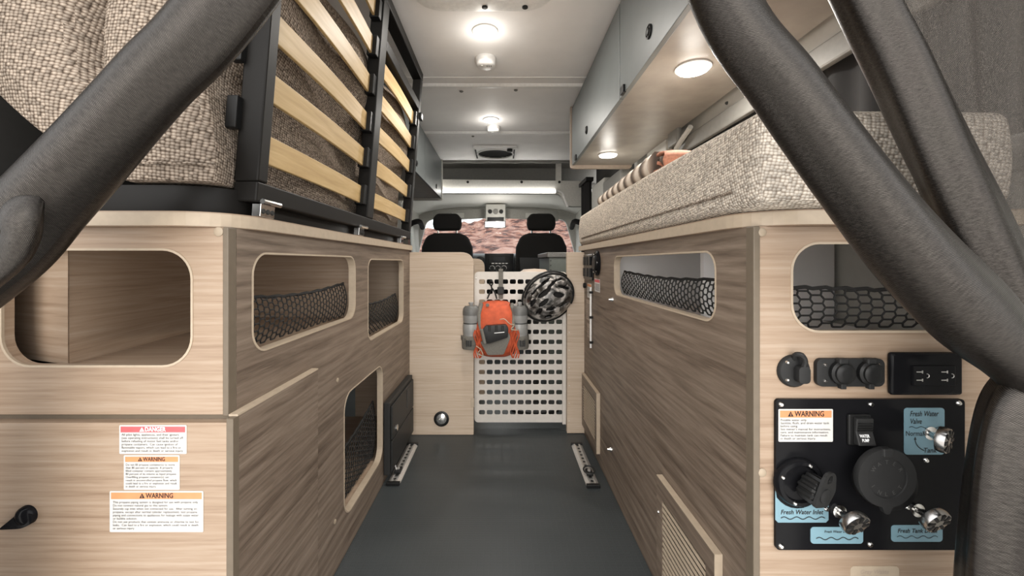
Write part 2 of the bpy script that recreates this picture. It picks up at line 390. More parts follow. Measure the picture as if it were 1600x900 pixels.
# forward of the pillar: dark door panel and black blind
dr = struct(thing('door_1', 'dark grey sliding side door ahead of the mattress', 'door', (VR, 2.9, 0))); del dr['category']
MB().box((VR, 2.42, 0), (VR+0.04, 3.62, CEIL)).build('door_panel', 'dark_trim', dr)
MB().box((VR-0.13, 2.43, H+0.26), (VR+0.002, 2.86, H+0.56)).build('upper_panel', 'van_grey', dr, bevel=0.015, seg=4)
MB().box((VR-0.12, 2.88, H+0.24), (VR+0.002, 3.27, H+0.60)).build('pale_panel', 'pillar_grey', dr, bevel=0.015, seg=4)
MB().box((VR-0.135, 2.43, H+0.10), (VR+0.002, 3.27, H+0.23)).build('armrest', 'tan_leather', dr, bevel=0.012, seg=4)
MB().box((VR-0.142, 2.6, H+0.185), (VR-0.134, 3.1, H+0.197)).build('trim_line', 'chrome', dr)
cb = thing('side_blind', 'black pleated blind hanging by the sliding door', 'blind', (VR-0.12, 3.3, H-0.2))
mb = MB(); mb.grid(lambda u, v: Vector((VR-0.13+0.02*math.sin(u*28), 3.29+u*0.29, H-0.2+v*0.86)), 60, 3); mb.build('blind_cloth', 'black_matte', cb, smooth=True)
MB().box((VR-0.16, 3.28, H+0.655), (VR-0.10, 3.59, H+0.685)).build('blind_rail', 'black_plastic', cb)

# ------------------------------------------------------------------ driver's cab, beyond the living space
hd = struct(thing('trim_2', 'grey header panel with light strip above the front seats', 'trim', (0, 3.66, H+0.5))); del hd['category']
xa, za = FP(655, 280, 3.66); xb, zb = FP(905, 323, 3.66)
hp = rpoly([(xa-0.25, za), (xb+0.03, za-0.02), (xb+0.03, zb), (FP(885, 322, 3.66)[0], zb), (FP(876, 304, 3.66)[0], FP(0, 303, 3.66)[1]), (xa-0.25, FP(0, 302, 3.66)[1])], [0, 0.01, 0.02, 0.05, 0.06, 0])
MB().plate(hp, [], onY(3.64), 0.06).build('header_board', 'pillar_grey', hd, bevel=0.004)
MB().box((-0.98, 3.85, H+0.70), (0.9, 3.90, CEIL+0.03)).build('upper_recess', 'van_grey', hd)
MB().box((-0.98, 3.60, CEIL-0.012), (0.9, 3.90, CEIL+0.03)).build('recess_roof', 'van_grey', hd)
MB().box((-0.98, 3.68, H+0.70), (0.9, 3.90, H+0.715)).build('shelf', 'van_grey', hd)
for px in (731, 815, 874):
    x, z = FP(px, 284.5, 3.64); MB().lathe([(0.012, 0), (0.012, -0.003), (0.004, -0.004)], (x, 3.64, z), 'y', 12).build('hole_plug', 'black_plastic', hd)
x, z = FP(872, 265, 3.66); MB().box((x-0.02, 3.66, H+0.70), (x+0.03, 3.70, CEIL)).build('recess_post', 'pillar_grey', hd)
ls = thing('led_strip', 'white LED strip light under the header panel', 'light', (0, 3.63, H+0.6))
x0, z0 = FP(690, 300, 3.62); x1, _ = FP(868, 300, 3.62)
mb = MB(); mb.box((x0-0.2, 3.615, z0-0.004), (x1, 3.640, z0+0.018)); mb.build('diffuser', 'lamp_glow_strip', ls, bevel=0.004)
MB().box((x1, 3.612, z0-0.006), (x1+0.012, 3.64, z0+0.028)).build('end_cap', 'white_plastic', ls)
MB().tube(smooth_path([(x1+0.01, 3.625, z0+0.015), (x1+0.06, 3.63, z0-0.01), (x1+0.09, 3.63, z0-0.08), (x1+0.11, 3.63, z0-0.13)], 12), 0.010, 8).build('wire_cover', 'white_plastic', ls, smooth=True)
# cab roof lining sloping to the windshield
XC = -0.05
cabroof = MB(); cabroof.grid(lambda u, v: Vector((XC + (u-0.5)*1.9, 3.70 + v*1.12, H + 0.705 - 0.055*v**1.3 - 0.10*abs(2*u-1)**4)), 24, 8)
o = struct(cabroof.build('ceiling_cab', 'headliner', smooth=True)); o['label'] = 'grey cloth roof lining over the front seats'
YW = 4.82
def wsx(px, py): return FP(px, py, YW)
frame_out = [(-1.15, -0.2), (1.05, -0.2), (1.05, H+0.72), (-1.15, H+0.72)]
whole = rpoly([wsx(650, 408), wsx(902, 408), wsx(884, 345), wsx(870, 341), wsx(680, 341), wsx(666, 346)], [0.05, 0.05, 0.05, 0.04, 0.04, 0.05])
ws = struct(thing('window_2', 'front windshield with red rocks beyond', 'window', (XC, YW, H))); del ws['category']
MB().plate(frame_out, [whole], onY(YW), 0.05).build('window_frame', 'pillar_grey', ws, bevel=0.004)
MB().plate(whole, [], onY(YW+0.03), 0.006).build('pane', 'glass', ws)
for s, x in ((-1, -0.98), (1, 0.86)):
    side = struct(thing('window_3' if s < 0 else 'window_4', ('left' if s < 0 else 'right') + ' cab door with side window', 'window', (x, 4.3, 0))); del side['category']
    MB().plate([(3.62, -0.1), (YW, -0.1), (YW, H+0.62), (3.62, H+0.62)], [rpoly([(4.02, H-0.10), (4.74, H-0.10), (4.50, H+0.40), (4.02, H+0.40)], 0.06)], onX(x), 0.06*s).build('door_panel', 'pillar_grey', side)
    MB().plate(rpoly([(4.0, H-0.12), (4.78, H-0.12), (4.53, H+0.42), (4.0, H+0.42)], 0.06), [], onX(x+0.03*s), 0.005).build('pane', 'glass', side)
    # dark door seal and belt pillar
    MB().tube(smooth_path([(x-0.02*s, 3.78, H-0.4), (x-0.03*s, 3.82, H+0.15), (x-0.06*s, 3.95, H+0.34), (x-0.10*s, 4.3, H+0.43), (x-0.06*s, 4.72, H+0.40)], 20), 0.028, 8).build('door_seal', 'rubber', side, smooth=True)
    pil = struct(MB().box((x-0.09*s, 3.62, 0), (x+0.05*s, 3.76, H+0.62)).build('trim_3' if s < 0 else 'trim_4', 'pillar_grey', bevel=0.03, seg=4)); pil['label'] = ('left' if s < 0 else 'right') + ' grey cab pillar cover'
    st = thing('seat_belt', 'dark grey seat belt on the ' + ('left' if s < 0 else 'right') + ' cab pillar', 'seat belt', (x-0.1*s, 3.60, 0.2))
    MB().prism([(x-0.10*s, 3.60, H+0.30), (x-0.15*s, 3.60, H+0.30), (x-0.15*s, 3.60, 0.2), (x-0.10*s, 3.60, 0.2)], (0, 0.003, 0)).build('webbing', 'grey_cloth', st)
    MB().lathe([(0.03, 0), (0.03, -0.018), (0.02, -0.026)], (x-0.125*s, 3.60, H+0.31), 'y', 14).build('anchor', 'chrome', st)
# sun visors and mirror console
for nm, a, bq in (('left', 677, 757), ('right', 791, 873)):
    v = thing('sun_visor', 'grey folded sun visor over the ' + nm + ' front seat', 'sun visor', (FP((a+bq)/2, 335, 4.72)[0], 4.72, H+0.5))
    x0, z0 = FP(a, 343, 4.72); x1, z1 = FP(bq, 328, 4.72); slant = 0.015 if nm == 'left' else -0.015
    pts = rpoly([(x0, z0 - slant), (x1, z0 + slant), (x1, z1 + slant), (x0, z1 - slant)], 0.025)
    MB().plate(pts, [], onY(4.72), 0.025).build('visor_body', 'visor_grey', v, bevel=0.006)
    xm = (x0+x1)/2; MB().box((xm-0.08, 4.716, z0+0.02), (xm+0.06, 4.72, z0+0.075)).build('mirror_cover', 'pillar_grey', v)
ov = thing('overhead_console', 'grey overhead console with round switches and vent slot', 'console', (XC, 4.6, H+0.5))
x0, z0 = FP(759, 352, 4.6); x1, z1 = FP(790, 325, 4.6)
MB().box((x0, 4.56, z0+0.02), (x1, 4.70, z1+0.04)).build('housing', 'pillar_grey', ov, bevel=0.012, seg=4)
MB().box((x0+0.02, 4.552, z0+0.035), (x1-0.02, 4.562, z0+0.085)).build('slot', 'black_plastic', ov)
for k in range(3):
    MB().lathe([(0.03 if k == 1 else 0.024, 0), (0.028 if k == 1 else 0.022, -0.012)], (x0+0.05+k*(x1-x0-0.10)/2, 4.56, z1-0.045), 'y', 16).build('round_switch', 'charcoal' if k != 1 else 'van_grey', ov)
dl_ = bpy.data.lights.new('cab_fill', 'POINT'); dl_.energy = 2.0; dl_.shadow_soft_size = 0.05; dl_.color = (1.0, 0.96, 0.9)  # added fill in open air near the console, brightens the cab lining
lo = bpy.data.objects.new('cab_fill', dl_); C.objects.link(lo); lo.parent = ov; lo.location = (0, -0.30, -0.08)
mi = thing('rear_view_mirror', 'small rear view mirror hanging under the overhead console', 'mirror', (XC, 4.55, H+0.35))
x0, z0 = FP(758, 355, 4.55); x1, z1 = FP(789, 346, 4.55)
MB().box((x0-0.008, 4.552, z0-0.008), (x1+0.008, 4.58, z1+0.008)).build('mirror_back', 'black_plastic', mi, bevel=0.008)
MB().box((x0, 4.548, z0), (x1, 4.552, z1)).build('mirror_glass', 'chrome', mi)
MB().tube([((x0+x1)/2, 4.57, z1), ((x0+x1)/2, 4.6, z1+0.04)], 0.012, 8).build('stem', 'black_plastic', mi)
# dashboard
db = thing('dashboard', 'black dashboard with radio and three round climate dials', 'dashboard', (XC, 4.6, 0))
xd0, xd1 = -0.93, 0.81
dp = [(4.40, 0.35), (4.36, H+0.02), (4.44, H+0.07), (4.62, H+0.10), (4.81, H+0.085), (4.81, 0.35)]
MB().prism([(xd0, y, z) for y, z in dp], (xd1-xd0, 0, 0)).build('dash_body', 'charcoal', db, bevel=0.02, seg=3)
x0, z0 = FP(757, 428, 4.33); x1, z1 = FP(803, 396, 4.33)
MB().box((x0, 4.335, z0-0.2), (x1, 4.42, z1)).build('centre_stack', 'black_plastic', db, bevel=0.012, seg=3)
rx0, rz0 = FP(764, 413, 4.33); rx1, rz1 = FP(797, 399, 4.33)
rad = MB().box((rx0, 4.322, rz0), (rx1, 4.338, rz1)).build('radio', 'charcoal', db, bevel=0.004)
MB().box((rx0+0.045, 4.318, rz0+0.025), (rx1-0.05, 4.323, rz1-0.015)).build('display', 'black_gloss', rad)
for k in range(5): MB().box((rx0+0.03+k*0.036, 4.318, rz0+0.006), (rx0+0.055+k*0.036, 4.323, rz0+0.014)).build('button', 'zinc', rad)
for px in (769, 778, 787.5):
    x, z = FP(px, 419, 4.33); d = MB().lathe([(0.029, 0), (0.029, -0.012), (0.02, -0.02)], (x, 4.333, z), 'y', 20).build('dial', 'charcoal', db)
    MB().tube([(x+0.026*math.cos(t), 4.320, z+0.026*math.sin(t)) for t in [k*math.pi/10 for k in range(20)]], 0.003, 5, True).build('dial_ring', 'zinc', d)
for px in (750, 812):
    x, z = FP(px, 408, 4.36); MB().lathe([(0.05, 0), (0.05, -0.02), (0.03, -0.022)], (x, 4.40, z), 'y', 18).build('air_vent', 'black_plastic', db)
# front seats
def seat(cx, who):
    t = thing('front_seat', 'black cloth front seat with headrest, ' + who, 'car seat', (cx, 4.0, 0), 'front seats of the cab')
    b = [(-0.25, 0.30), (-0.255, H-0.10), (-0.245, H+0.15), (-0.20, H+0.255), (-0.12, H+0.285), (0.12, H+0.285), (0.20, H+0.255), (0.245, H+0.15), (0.255, H-0.10), (0.25, 0.30)]
    MB().prism([(cx+x, 3.93, z) for x, z in b], (0, 0.15, 0)).build('backrest', 'seat_fabric', t, bevel=0.045, seg=4)
    MB().prism([(cx-0.2, 3.924, H-0.22), (cx+0.2, 3.924, H-0.22), (cx+0.22, 3.924, H+0.05), (cx-0.22, 3.924, H+0.05)], (0, 0.02, 0)).build('back_panel', 'black_plastic', t, bevel=0.006)
    hr = [(-0.125, H+0.31), (-0.14, H+0.37), (-0.135, H+0.43), (-0.10, H+0.475), (0.10, H+0.475), (0.135, H+0.43), (0.14, H+0.37), (0.125, H+0.31)]
    MB().prism([(cx+x, 3.95, z) for x, z in hr], (0, 0.11, 0)).build('headrest', 'seat_fabric', t, bevel=0.03, seg=4)
    for s in (-1, 1): MB().tube([(cx+s*0.09, 4.0, H+0.24), (cx+s*0.09, 4.0, H+0.34)], 0.009, 8).build('headrest_post', 'chrome', t, smooth=True)
    MB().box((cx-0.25, 4.02, 0.28), (cx+0.25, 4.34, 0.44)).build('seat_cushion', 'seat_fabric', t, bevel=0.05, seg=4)
    MB().box((cx-0.2, 4.0, 0), (cx+0.2, 4.33, 0.29)).build('pedestal', 'black_plastic', t, bevel=0.01)
seat(FP(697.5, 0, 3.93)[0], 'behind the tall oak panel'); seat(FP(846.5, 0, 3.93)[0], 'beside the grey galley cabinet')

# ------------------------------------------------------------------ outside: red rock hillside and ground
mb = MB()
def hill(u, v):
    x = -34 + 68*u; y = 9 + 46*v
    e = 0.010 + 0.094*min(1, v*1.25) + 0.040*math.tanh((x+1)/6)*v
    z = H + y*e - 0.25
    z += 1.9*v*(noise.fractal(Vector((x*0.16, y*0.16, 3)), 1.0, 2.0, 6))
    z += 0.5*abs(noise.noise(Vector((x*0.7, y*0.55, 8))))
    return Vector((x, y, z))
mb.grid(hill, 150, 110)
tag(mb.build('rock_hillside', 'red_rock', smooth=False), 'red sandstone hillside seen through the windshield', 'hillside')
struct(MB().box((-60, -30, -0.75), (60, 60, -0.70)).build('floor_outside', 'ground_pale'))['label'] = 'bare ground outside the van'

# ------------------------------------------------------------------ helpers for cabinet fittings
def band(loop, fn, w, t, name, mat, parent):
    """thin raised edge band round an opening (2D loop, ccw)"""
    n = len(loop); out = []; inn = []
    for i in range(n):
        p = Vector(loop[i]); d = Vector(loop[(i+1) % n]) - Vector(loop[i-1]); d.normalize(); out.append((p.x + d.y*w, p.y - d.x*w)); inn.append((p.x - d.y*0.0015, p.y + d.x*0.0015))
    return MB().plate(out, [inn], fn, t).build(name, mat, parent)
def cap(x, y, z, axis, parent, r=0.0075, mat='screw_cap', s=-1, name='screw_cap'):
    return MB().lathe([(r, 0), (r, s*0.0015), (r*0.7, s*0.0028)], (x, y, z), axis, 14).build(name, mat, parent, smooth=True)
def screw(x, y, z, axis, parent, r=0.004, s=-1):
    o = MB().lathe([(r, 0), (r*0.95, s*0.0012), (r*0.55, s*0.003)], (x, y, z), axis, 12).build('screw', 'chrome', parent, smooth=True); return o
def net(label, fn, a0, a1, top, bot, cell=(0.021, 0.016), r=0.0016, thick=1.35, sag=0.01, name='cargo_net', inside=None):
    """stretchy hexagon net; fn(a, b, d) with d = depth into the opening; top(a) gives the cord height"""
    r *= thick
    t = thing(name, label, 'net', fn((a0+a1)/2, bot, 0.02), 'cargo nets in the cabinet openings')
    mb = MB(); cw, ch = cell; nx = int((a1-a0)/cw)+1
    hmax = max(top(a0 + (a1-a0)*k/10) for k in range(11)); ny = int((hmax-bot)/ch)+1
    def bulge(a, b): return 0.022 - 0.010*math.sin(math.pi*max(0, min(1, (b-bot)/max(0.01, hmax-bot))))
    def seg(p, q):
        out = []
        for a, b in (p, q):
            a = max(a0, min(a1, a)); b = max(bot, min(top(a), b)); out.append((a, b))
        (pa, pb), (qa, qb) = out
        if abs(pa-qa) + abs(pb-qb) < 0.003: return
        mb.tube([fn(pa, pb, bulge(pa, pb)), fn(qa, qb, bulge(qa, qb))], r, 4)
    for j in range(ny+1):
        b = bot + j*ch; sh = (j % 2)*cw/2
        for i in range(-1, nx+1):
            a = a0 + i*cw + sh
            seg((a + cw*0.30, b), (a + cw*0.5 + cw*0.20, b))                 # short flat link
            seg((a + cw*0.70, b), (a + cw*0.80, b + ch)); seg((a + cw*0.30, b), (a + cw*0.20, b + ch))
    mb.build('net_mesh', 'net_cord', t)
    pts = [fn(a0 + (a1-a0)*k/24, top(a0 + (a1-a0)*k/24) + 0.0015*math.sin(k*2.1), bulge(0, hmax)+0.0) for k in range(25)]
    MB().tube(pts, 0.0034, 6).build('top_cord', 'net_cord', t, smooth=True)
    return t

# ------------------------------------------------------------------ left storage cabinet
zc0, zc1 = H+0.055, H+0.078          # worktop underside / top
zs = H-0.240                         # where the lower front begins
lc = thing('storage_cabinet', 'left oak storage cabinet with rounded openings, under the raised bed', 'cabinet', (-0.66, 1.2, 0))
fh = rrect(-0.783, H-0.162, -0.485, H+0.020, 0.046, 8)
MB().plate([(VL+0.01, zs+0.002), (XL-0.009, zs+0.002), (XL-0.009, zc0), (VL+0.01, zc0)], [fh], onY(YL), 0.018).build('front_panel', 'oak', lc, bevel=0.0008)
band(fh, onY(YL-0.0012), 0.002, 0.004, 'edge_band', 'edge_band', lc)
MB().box((XL-0.009, YL-0.002, zs), (XL, YL+0.018, zc0)).build('corner_trim', 'edge_dark', lc, bevel=0.0015)
c1 = rrect(0.700, H-0.157, 1.188, H+0.016, 0.04, 8); c2 = rrect(1.301, H-0.252, 1.763, H+0.010, 0.035, 8); c3 = rrect(1.105, H-0.695, 1.458, H-0.360, 0.05, 8)
MB().plate([(YL+0.018, 0.002), (YF, 0.002), (YF, zc0), (YL+0.018, zc0)], [c1, c2, c3], onX(XL, -1), 0.018).build('side_panel', 'oak_shaded', lc)
for c in (c1, c2, c3): band(c, onX(XL+0.0012, -1), 0.002, 0.0197, 'edge_band', 'edge_band', lc)
MB().box((XL+0.0005, YL, 0.002), (XL+0.014, 0.917, zs)).build('raised_side_panel', 'oak_shaded', lc)
MB().box((XL, YL-0.001, zs), (XL+0.0142, 0.918, zs+0.003)).build('panel_edge', 'edge_band', lc)
dl = MB().box((VL+0.01, YL-0.012, 0.02), (XL+0.004, YL+0.008, zs-0.006)).build('door', 'oak', lc, bevel=0.0012)
MB().box((XL+0.004, YL-0.012, 0.02), (XL+0.0142, YL+0.002, zs)).build('corner_trim', 'edge_dark', lc)
MB().box((VL+0.01, YL+0.004, zs-0.007), (XL-0.003, YL+0.014, zs+0.0015)).build('groove', 'edge_dark', lc)
# teardrop latch on the lower front
lx, lz = FP(44, 806, YL-0.012); yl = YL-0.012
lat = MB().lathe([(0.015, 0), (0.014, -0.006), (0.010, -0.010), (0.004, -0.0115)], (lx, yl, lz+0.002), 'y', 20).build('latch', 'black_gloss', dl, smooth=True)
pp = rpoly([(lx-0.036, lz-0.016), (lx+0.004, lz-0.014), (lx+0.017, lz-0.004), (lx+0.014, lz+0.008), (lx-0.004, lz+0.010)], [0.006, 0.012, 0.008, 0.006, 0.008])
MB().plate(pp, [], onY(yl-0.009), 0.008).build('latch_lever', 'black_gloss', lat, bevel=0.004, seg=3)
# inside of the cabinet
MB().plate([(-0.70, 0.660), (XL-0.018, 0.660), (XL-0.018, 1.235), (-0.80, 1.235)], [], onZ(H-0.180), 0.015).build('shelf', 'oak', lc)
MB().prism([(-0.702, 0.664, 0.02), (-0.86, 1.86, 0.02), (-0.87, 1.86, 0.02), (-0.712, 0.664, 0.02)], (0, 0, zc0-0.022)).build('liner_board', 'oak', lc)
MB().box((-0.86, 1.235, H-0.275), (XL-0.018, 1.250, zc0-0.002)).build('divider', 'oak', lc)
MB().box((-0.86, 1.250, H-0.275), (XL-0.018, 1.86, H-0.260)).build('shelf', 'oak', lc)
MB().box((-0.86, 1.02, H-0.715), (XL-0.018, 1.86, H-0.700)).build('shelf', 'oak', lc)
MB().box((-0.84, 0.98, 0.02), (XL-0.018, 0.995, H-0.182)).build('divider', 'oak', lc)
MB().prism([(-0.6985, 0.6585, H-0.1645), (-0.915, 0.735, H-0.1645), (-0.915, 0.747, H-0.1645), (-0.7115, 0.6750, H-0.1645)], (0, 0, zc0-H+0.160)).build('inner_board', 'oak', lc)
for px, py, Xc in ((342, 362, None),):
    x, z = FP(px, py, YL); cap(x, YL, z, 'y', lc, 0.0075)
for px, py in ((527, 594), (523, 815), (600, 698)):
    Y, z = SP(px, py, XL); cap(XL, Y, z, 'x', lc, 0.006, s=1)
net('black net sagging in the long left side opening', onX(XL-0.012, -1), 0.702, 1.186, lambda a: H-0.060-0.012*math.sin(math.pi*(a-0.70)/0.49), H-0.154, (0.034, 0.0068), 0.0011)
net('black net in the upper left opening next to the tall oak panel', onX(XL-0.012, -1), 1.303, 1.761, lambda a: H-0.135-0.012*math.sin(math.pi*(a-1.3)/0.46), H-0.249, (0.036, 0.0075), 0.0013)
net('black net in the low left opening near the floor', onX(XL-0.012, -1), 1.107, 1.456, lambda a: H-0.545+0.05*(a-1.1)/0.35-0.012*math.sin(math.pi*(a-1.1)/0.35), H-0.69, (0.036, 0.0075), 0.0013)
# worktop with rounded corner
wt = rpoly([(VL+0.005, 0.618), (XL+0.010, 0.618), (XL+0.010, YF+0.01), (VL+0.005, YF+0.01)], [0, 0.10, 0.004, 0], 10)
t = thing('worktop', 'left oak worktop with rounded corner under the black bed base', 'worktop', (-0.67, 1.2, zc0))
MB().plate(wt, [], onZ(zc0), zc1-zc0).build('top_board', 'oak', t, bevel=0.002)
wt2 = rpoly([(VL+0.005, 0.6172), (XL+0.0108, 0.6172), (XL+0.0108, YF+0.01), (XL+0.006, YF+0.01), (XL+0.006, 0.625), (VL+0.005, 0.625)], [0, 0.1, 0, 0, 0.097, 0], 10)
MB().plate(wt2, [], onZ(zc0+0.001), zc1-zc0-0.003).build('edge_band', 'edge_band', t)

# warning stickers on the lower front
def sticker(name, label, x0, z0, x1, z1, Y, head, hcol, hink, body, hh, parent=None):
    t = thing(name, label, 'label', ((x0+x1)/2, Y, z0))
    MB().plate(rrect(x0, z0, x1, z1, 0.0015, 3), [], onY(Y-0.0006), 0.0005).build('label_sheet', 'label_white', t)
    m_ = 0.0022
    MB().plate([(x0+m_, z1-m_-hh), (x1-m_, z1-m_-hh), (x1-m_, z1-m_), (x0+m_, z1-m_)], [], onY(Y-0.0009), 0.0003).build('header_band', hcol, t)
    cx = (x0+x1)/2; th = hh*0.80; tw = th*0.75*len(head); ah = hh*0.74
    zb_ = z1-m_-hh+hh*0.16; ax = cx-(tw+ah*1.3)/2
    text(head, onY(Y-0.0012), t, hink, w=tw, h=th, bold=0.02, anchor=(ax+ah*1.3, zb_), name='heading')
    tri = [(ax, zb_), (ax+ah*1.1, zb_), (ax+ah*0.55, zb_+ah)]
    MB().plate(tri, [], onY(Y-0.0012), 0.0002).build('alert_triangle', hink, t)
    MB().plate([(ax+ah*0.50, zb_+ah*0.12), (ax+ah*0.60, zb_+ah*0.12), (ax+ah*0.60, zb_+ah*0.62), (ax+ah*0.50, zb_+ah*0.62)], [], onY(Y-0.0014), 0.0001).build('alert_mark', hcol, t)
    text(body, onY(Y-0.0009), t, 'ink', w=(x1-x0)*0.92, h=(z1-z0-hh-m_)*0.88, anchor=(x0+(x1-x0)*0.035, z0+(z1-z0)*0.05), name='small_print')
    return t
YD = YL-0.0122
x0, z0 = FP(187, 709, YD); x1, z1 = FP(292, 664, YD)
sticker('danger_label', 'white danger sticker with red band, topmost of three', x0, z0, x1, z1, YD, 'DANGER', 'label_red', 'ink_white',
 'All pilot lights, appliances, and their igniters\n(see operating instructions) shall be turned off\nbefore refueling of motor fuel tanks and/or\npropane containers.  Can cause ignition of\nflammable vapors, which can lead to a fire or\nexplosion and result in death or serious injury.', 0.0088)
x0, z0 = FP(194, 765, YD); x1, z1 = FP(281, 711, YD)
sticker('warning_label', 'narrow warning sticker with orange band, middle of three', x0, z0, x1, z1, YD, 'WARNING', 'label_orange', 'ink',
 'Do not fill propane container(s) to more\nthan 80 percent of capacity. A properly\nfilled container contains approximately\n80 percent of its volume as liquid propane.\nOverfilling propane container(s) can\nresult in uncontrolled propane flow, which\ncould lead to a fire or explosion and result\nin death or serious injury.', 0.008)
x0, z0 = FP(172, 831, YD); x1, z1 = FP(318, 767, YD)
sticker('warning_label', 'wide warning sticker with orange band, lowest of three', x0, z0, x1, z1, YD, 'WARNING', 'label_orange', 'ink',
 'This propane piping system is designed for use with propane only.\nDo not connect natural gas to this system.\nSecurely cap inlet when not connected for use.  After turning on\npropane, except after normal cylinder replacement, test propane\npiping and connections to appliances for leakage with soapy water\nor bubble solution.\nDo not use products that contain ammonia or chlorine to test for\nleaks.  Can lead to a fire or explosion, which could result in death\nor serious injury.', 0.010)

# ------------------------------------------------------------------ fold-up bed on the left: base, slatted frame, mattress, hinges
bd = thing('folding_bed', 'black slatted bed frame folded upright on the left worktop', 'bed frame', (-0.45, 1.28, zc1))
bp = rpoly([(-0.90, 0.655), (-0.447, 0.655), (-0.447, 1.87), (-0.90, 1.87)], [0.005, 0.10, 0.005, 0.005], 8)
MB().plate(bp, [rpoly([(-0.86, 0.70), (-0.49, 0.70), (-0.49, 1.83), (-0.86, 1.83)], [0.005, 0.08, 0.005, 0.005], 8)], onZ(zc1), 0.046).build('base_rail', 'black_metal', bd, bevel=0.004, seg=3)
lean = 0.079
def fx(h): return -0.424 + lean*(h-0.10)
def fbox(y0, y1, h0, h1, name, mat, parent, dx0=-0.038, dx1=0.0, bevel=0.003, bow=0.0):
    """a bar lying in the leaning frame plane"""
    n = 10 if bow else 1; mb = MB(); vs = []; fs = []
    for i in range(n+1):
        y = y0 + (y1-y0)*i/n; bx = bow*math.sin(math.pi*i/n)
        for h, d in ((h0, dx0), (h0, dx1), (h1, dx1), (h1, dx0)): vs.append((fx(h)+d+bx, y, H+h))
    for i in range(n):
        for k in range(4): fs.append((i*4+k, i*4+(k+1) % 4, (i+1)*4+(k+1) % 4, (i+1)*4+k))
    fs += [(3, 2, 1, 0), tuple(range(n*4, n*4+4))]
    return mb.add(vs, fs).build(name, mat, parent, bevel=bevel)
fbox(0.705, 0.735, 0.1405, 0.8295, 'upright', 'black_metal', bd, -0.042)
fbox(1.275, 1.335, 0.1405, 0.8295, 'upright', 'black_metal', bd)
fbox(1.850, 1.885, 0.1405, 0.8295, 'upright', 'black_metal', bd)
fbox(0.705, 1.885, 0.105, 0.140, 'bottom_rail', 'black_metal', bd, -0.042)
fbox(0.705, 1.885, 0.830, 0.865, 'top_rail', 'black_metal', bd, -0.042)
fbox(1.336, 1.849, 0.690, 0.725, 'cross_rail', 'black_metal', bd)
for y0, y1, hs in ((0.735, 1.275, (0.208, 0.322, 0.432, 0.547, 0.665, 0.78)), (1.335, 1.850, (0.208, 0.318, 0.43, 0.537, 0.645))):
    for h in hs:
        sl = fbox(y0+0.004, y1-0.004, h-0.026, h+0.026, 'slat', 'birch', bd, -0.026, -0.018, 0.0015, bow=0.006)
        fbox(y1-0.026, y1+0.002, h-0.030, h+0.030, 'slat_holder', 'black_plastic', bd, -0.034, -0.0045, 0.002)
        if y0 < 1: fbox(0.690, 0.706, h+0.02, h+0.075, 'slat_holder', 'black_plastic', bd, -0.055, -0.036, 0.002)
fbox(1.868, 1.905, 0.655, 0.685, 'lock_knob', 'black_plastic', bd, -0.002, 0.010, 0.003)
for Y in (0.735, 1.225, 1.72):
    hg = fbox(Y-0.022, Y+0.022, 0.080, 0.103, 'hinge', 'chrome', bd, -0.012, 0.004, 0.001)
    MB().tube([(XL+0.012, Y-0.026, H+0.106), (XL+0.012, Y+0.030, H+0.106)], 0.0045, 8).build('hinge_pin', 'chrome', hg, smooth=True)
    for k in (-1, 0, 1): MB().lathe([(0.005, 0), (0.004, 0.002)], (fx(0.09)+0.004, Y+k*0.014, H+0.090), 'x', 10).build('screw', 'charcoal', hg)
# folded mattress
mt = thing('folded_mattress', 'folded mattress in coarse beige weave behind the bed slats', 'mattress', (-0.65, 1.2, H+0.125))
def mat_pt(u, v, w_):
    """u: outer->inner, v: bottom->top, w_: near->far"""
    inner = -0.478 + 0.05*v + 0.012*math.sin(v*9+1.0); outer = -0.80 - 0.06*math.sin(v*2.5)
    x = outer + (inner-outer)*u
    zb = H + 0.128 + 0.14*max(0, (0.62-u)/0.62)**1.35; zt = H+0.66
    z = zb + (zt-zb)*v
    y = 0.655 + (1.84-0.655)*w_
    x += 0.010*math.sin(y*13+v*5)*u
    if w_ < 0.25:
        k = (1-w_/0.25)
        cu = 0.52 + 0.05*v
        fold = math.exp(-((u-cu)/0.05)**2)*min(1, max(0, (v-0.22)/0.2))
        lobe = 0.022*math.sin(math.pi*min(1, max(0, u/cu))) if u < cu else 0.034*max(0.0, math.sin(math.pi*(u-cu)/(1-cu)))**0.7
        y -= k*(lobe*min(1, v*4+0.3)) - k*0.05*fold - (0.0 if u > cu else -k*0.008)
    return Vector((x, y, z))
def box_surface(fn, nu, nv, nw):
    mb = MB()
    mb.grid(lambda a, b: fn(a, b, 0), nu, nv); mb.grid(lambda a, b: fn(1-a, b, 1), nu, nv)
    mb.grid(lambda a, b: fn(1, b, a), nw, nv); mb.grid(lambda a, b: fn(0, b, 1-a), nw, nv)
    mb.grid(lambda a, b: fn(a, 1, b), nu, nw); mb.grid(lambda a, b: fn(a, 0, 1-b), nu, nw)
    return mb
def soften(fn, r=0.16):
    """round the edges of a unit box before mapping"""
    def g(u, v, w_):
        def c(t): return t
        return fn(u, v, w_)
    return g
mbm = box_surface(mat_pt, 40, 30, 48)
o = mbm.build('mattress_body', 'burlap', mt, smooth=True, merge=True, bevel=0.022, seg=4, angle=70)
MB().tube([mat_pt(0.66+0.34*k/20, 0.05+0.0*k, 0)+Vector((0, -0.003, 0)) for k in range(21)], 0.0022, 5).build('seam', 'burlap', mt)

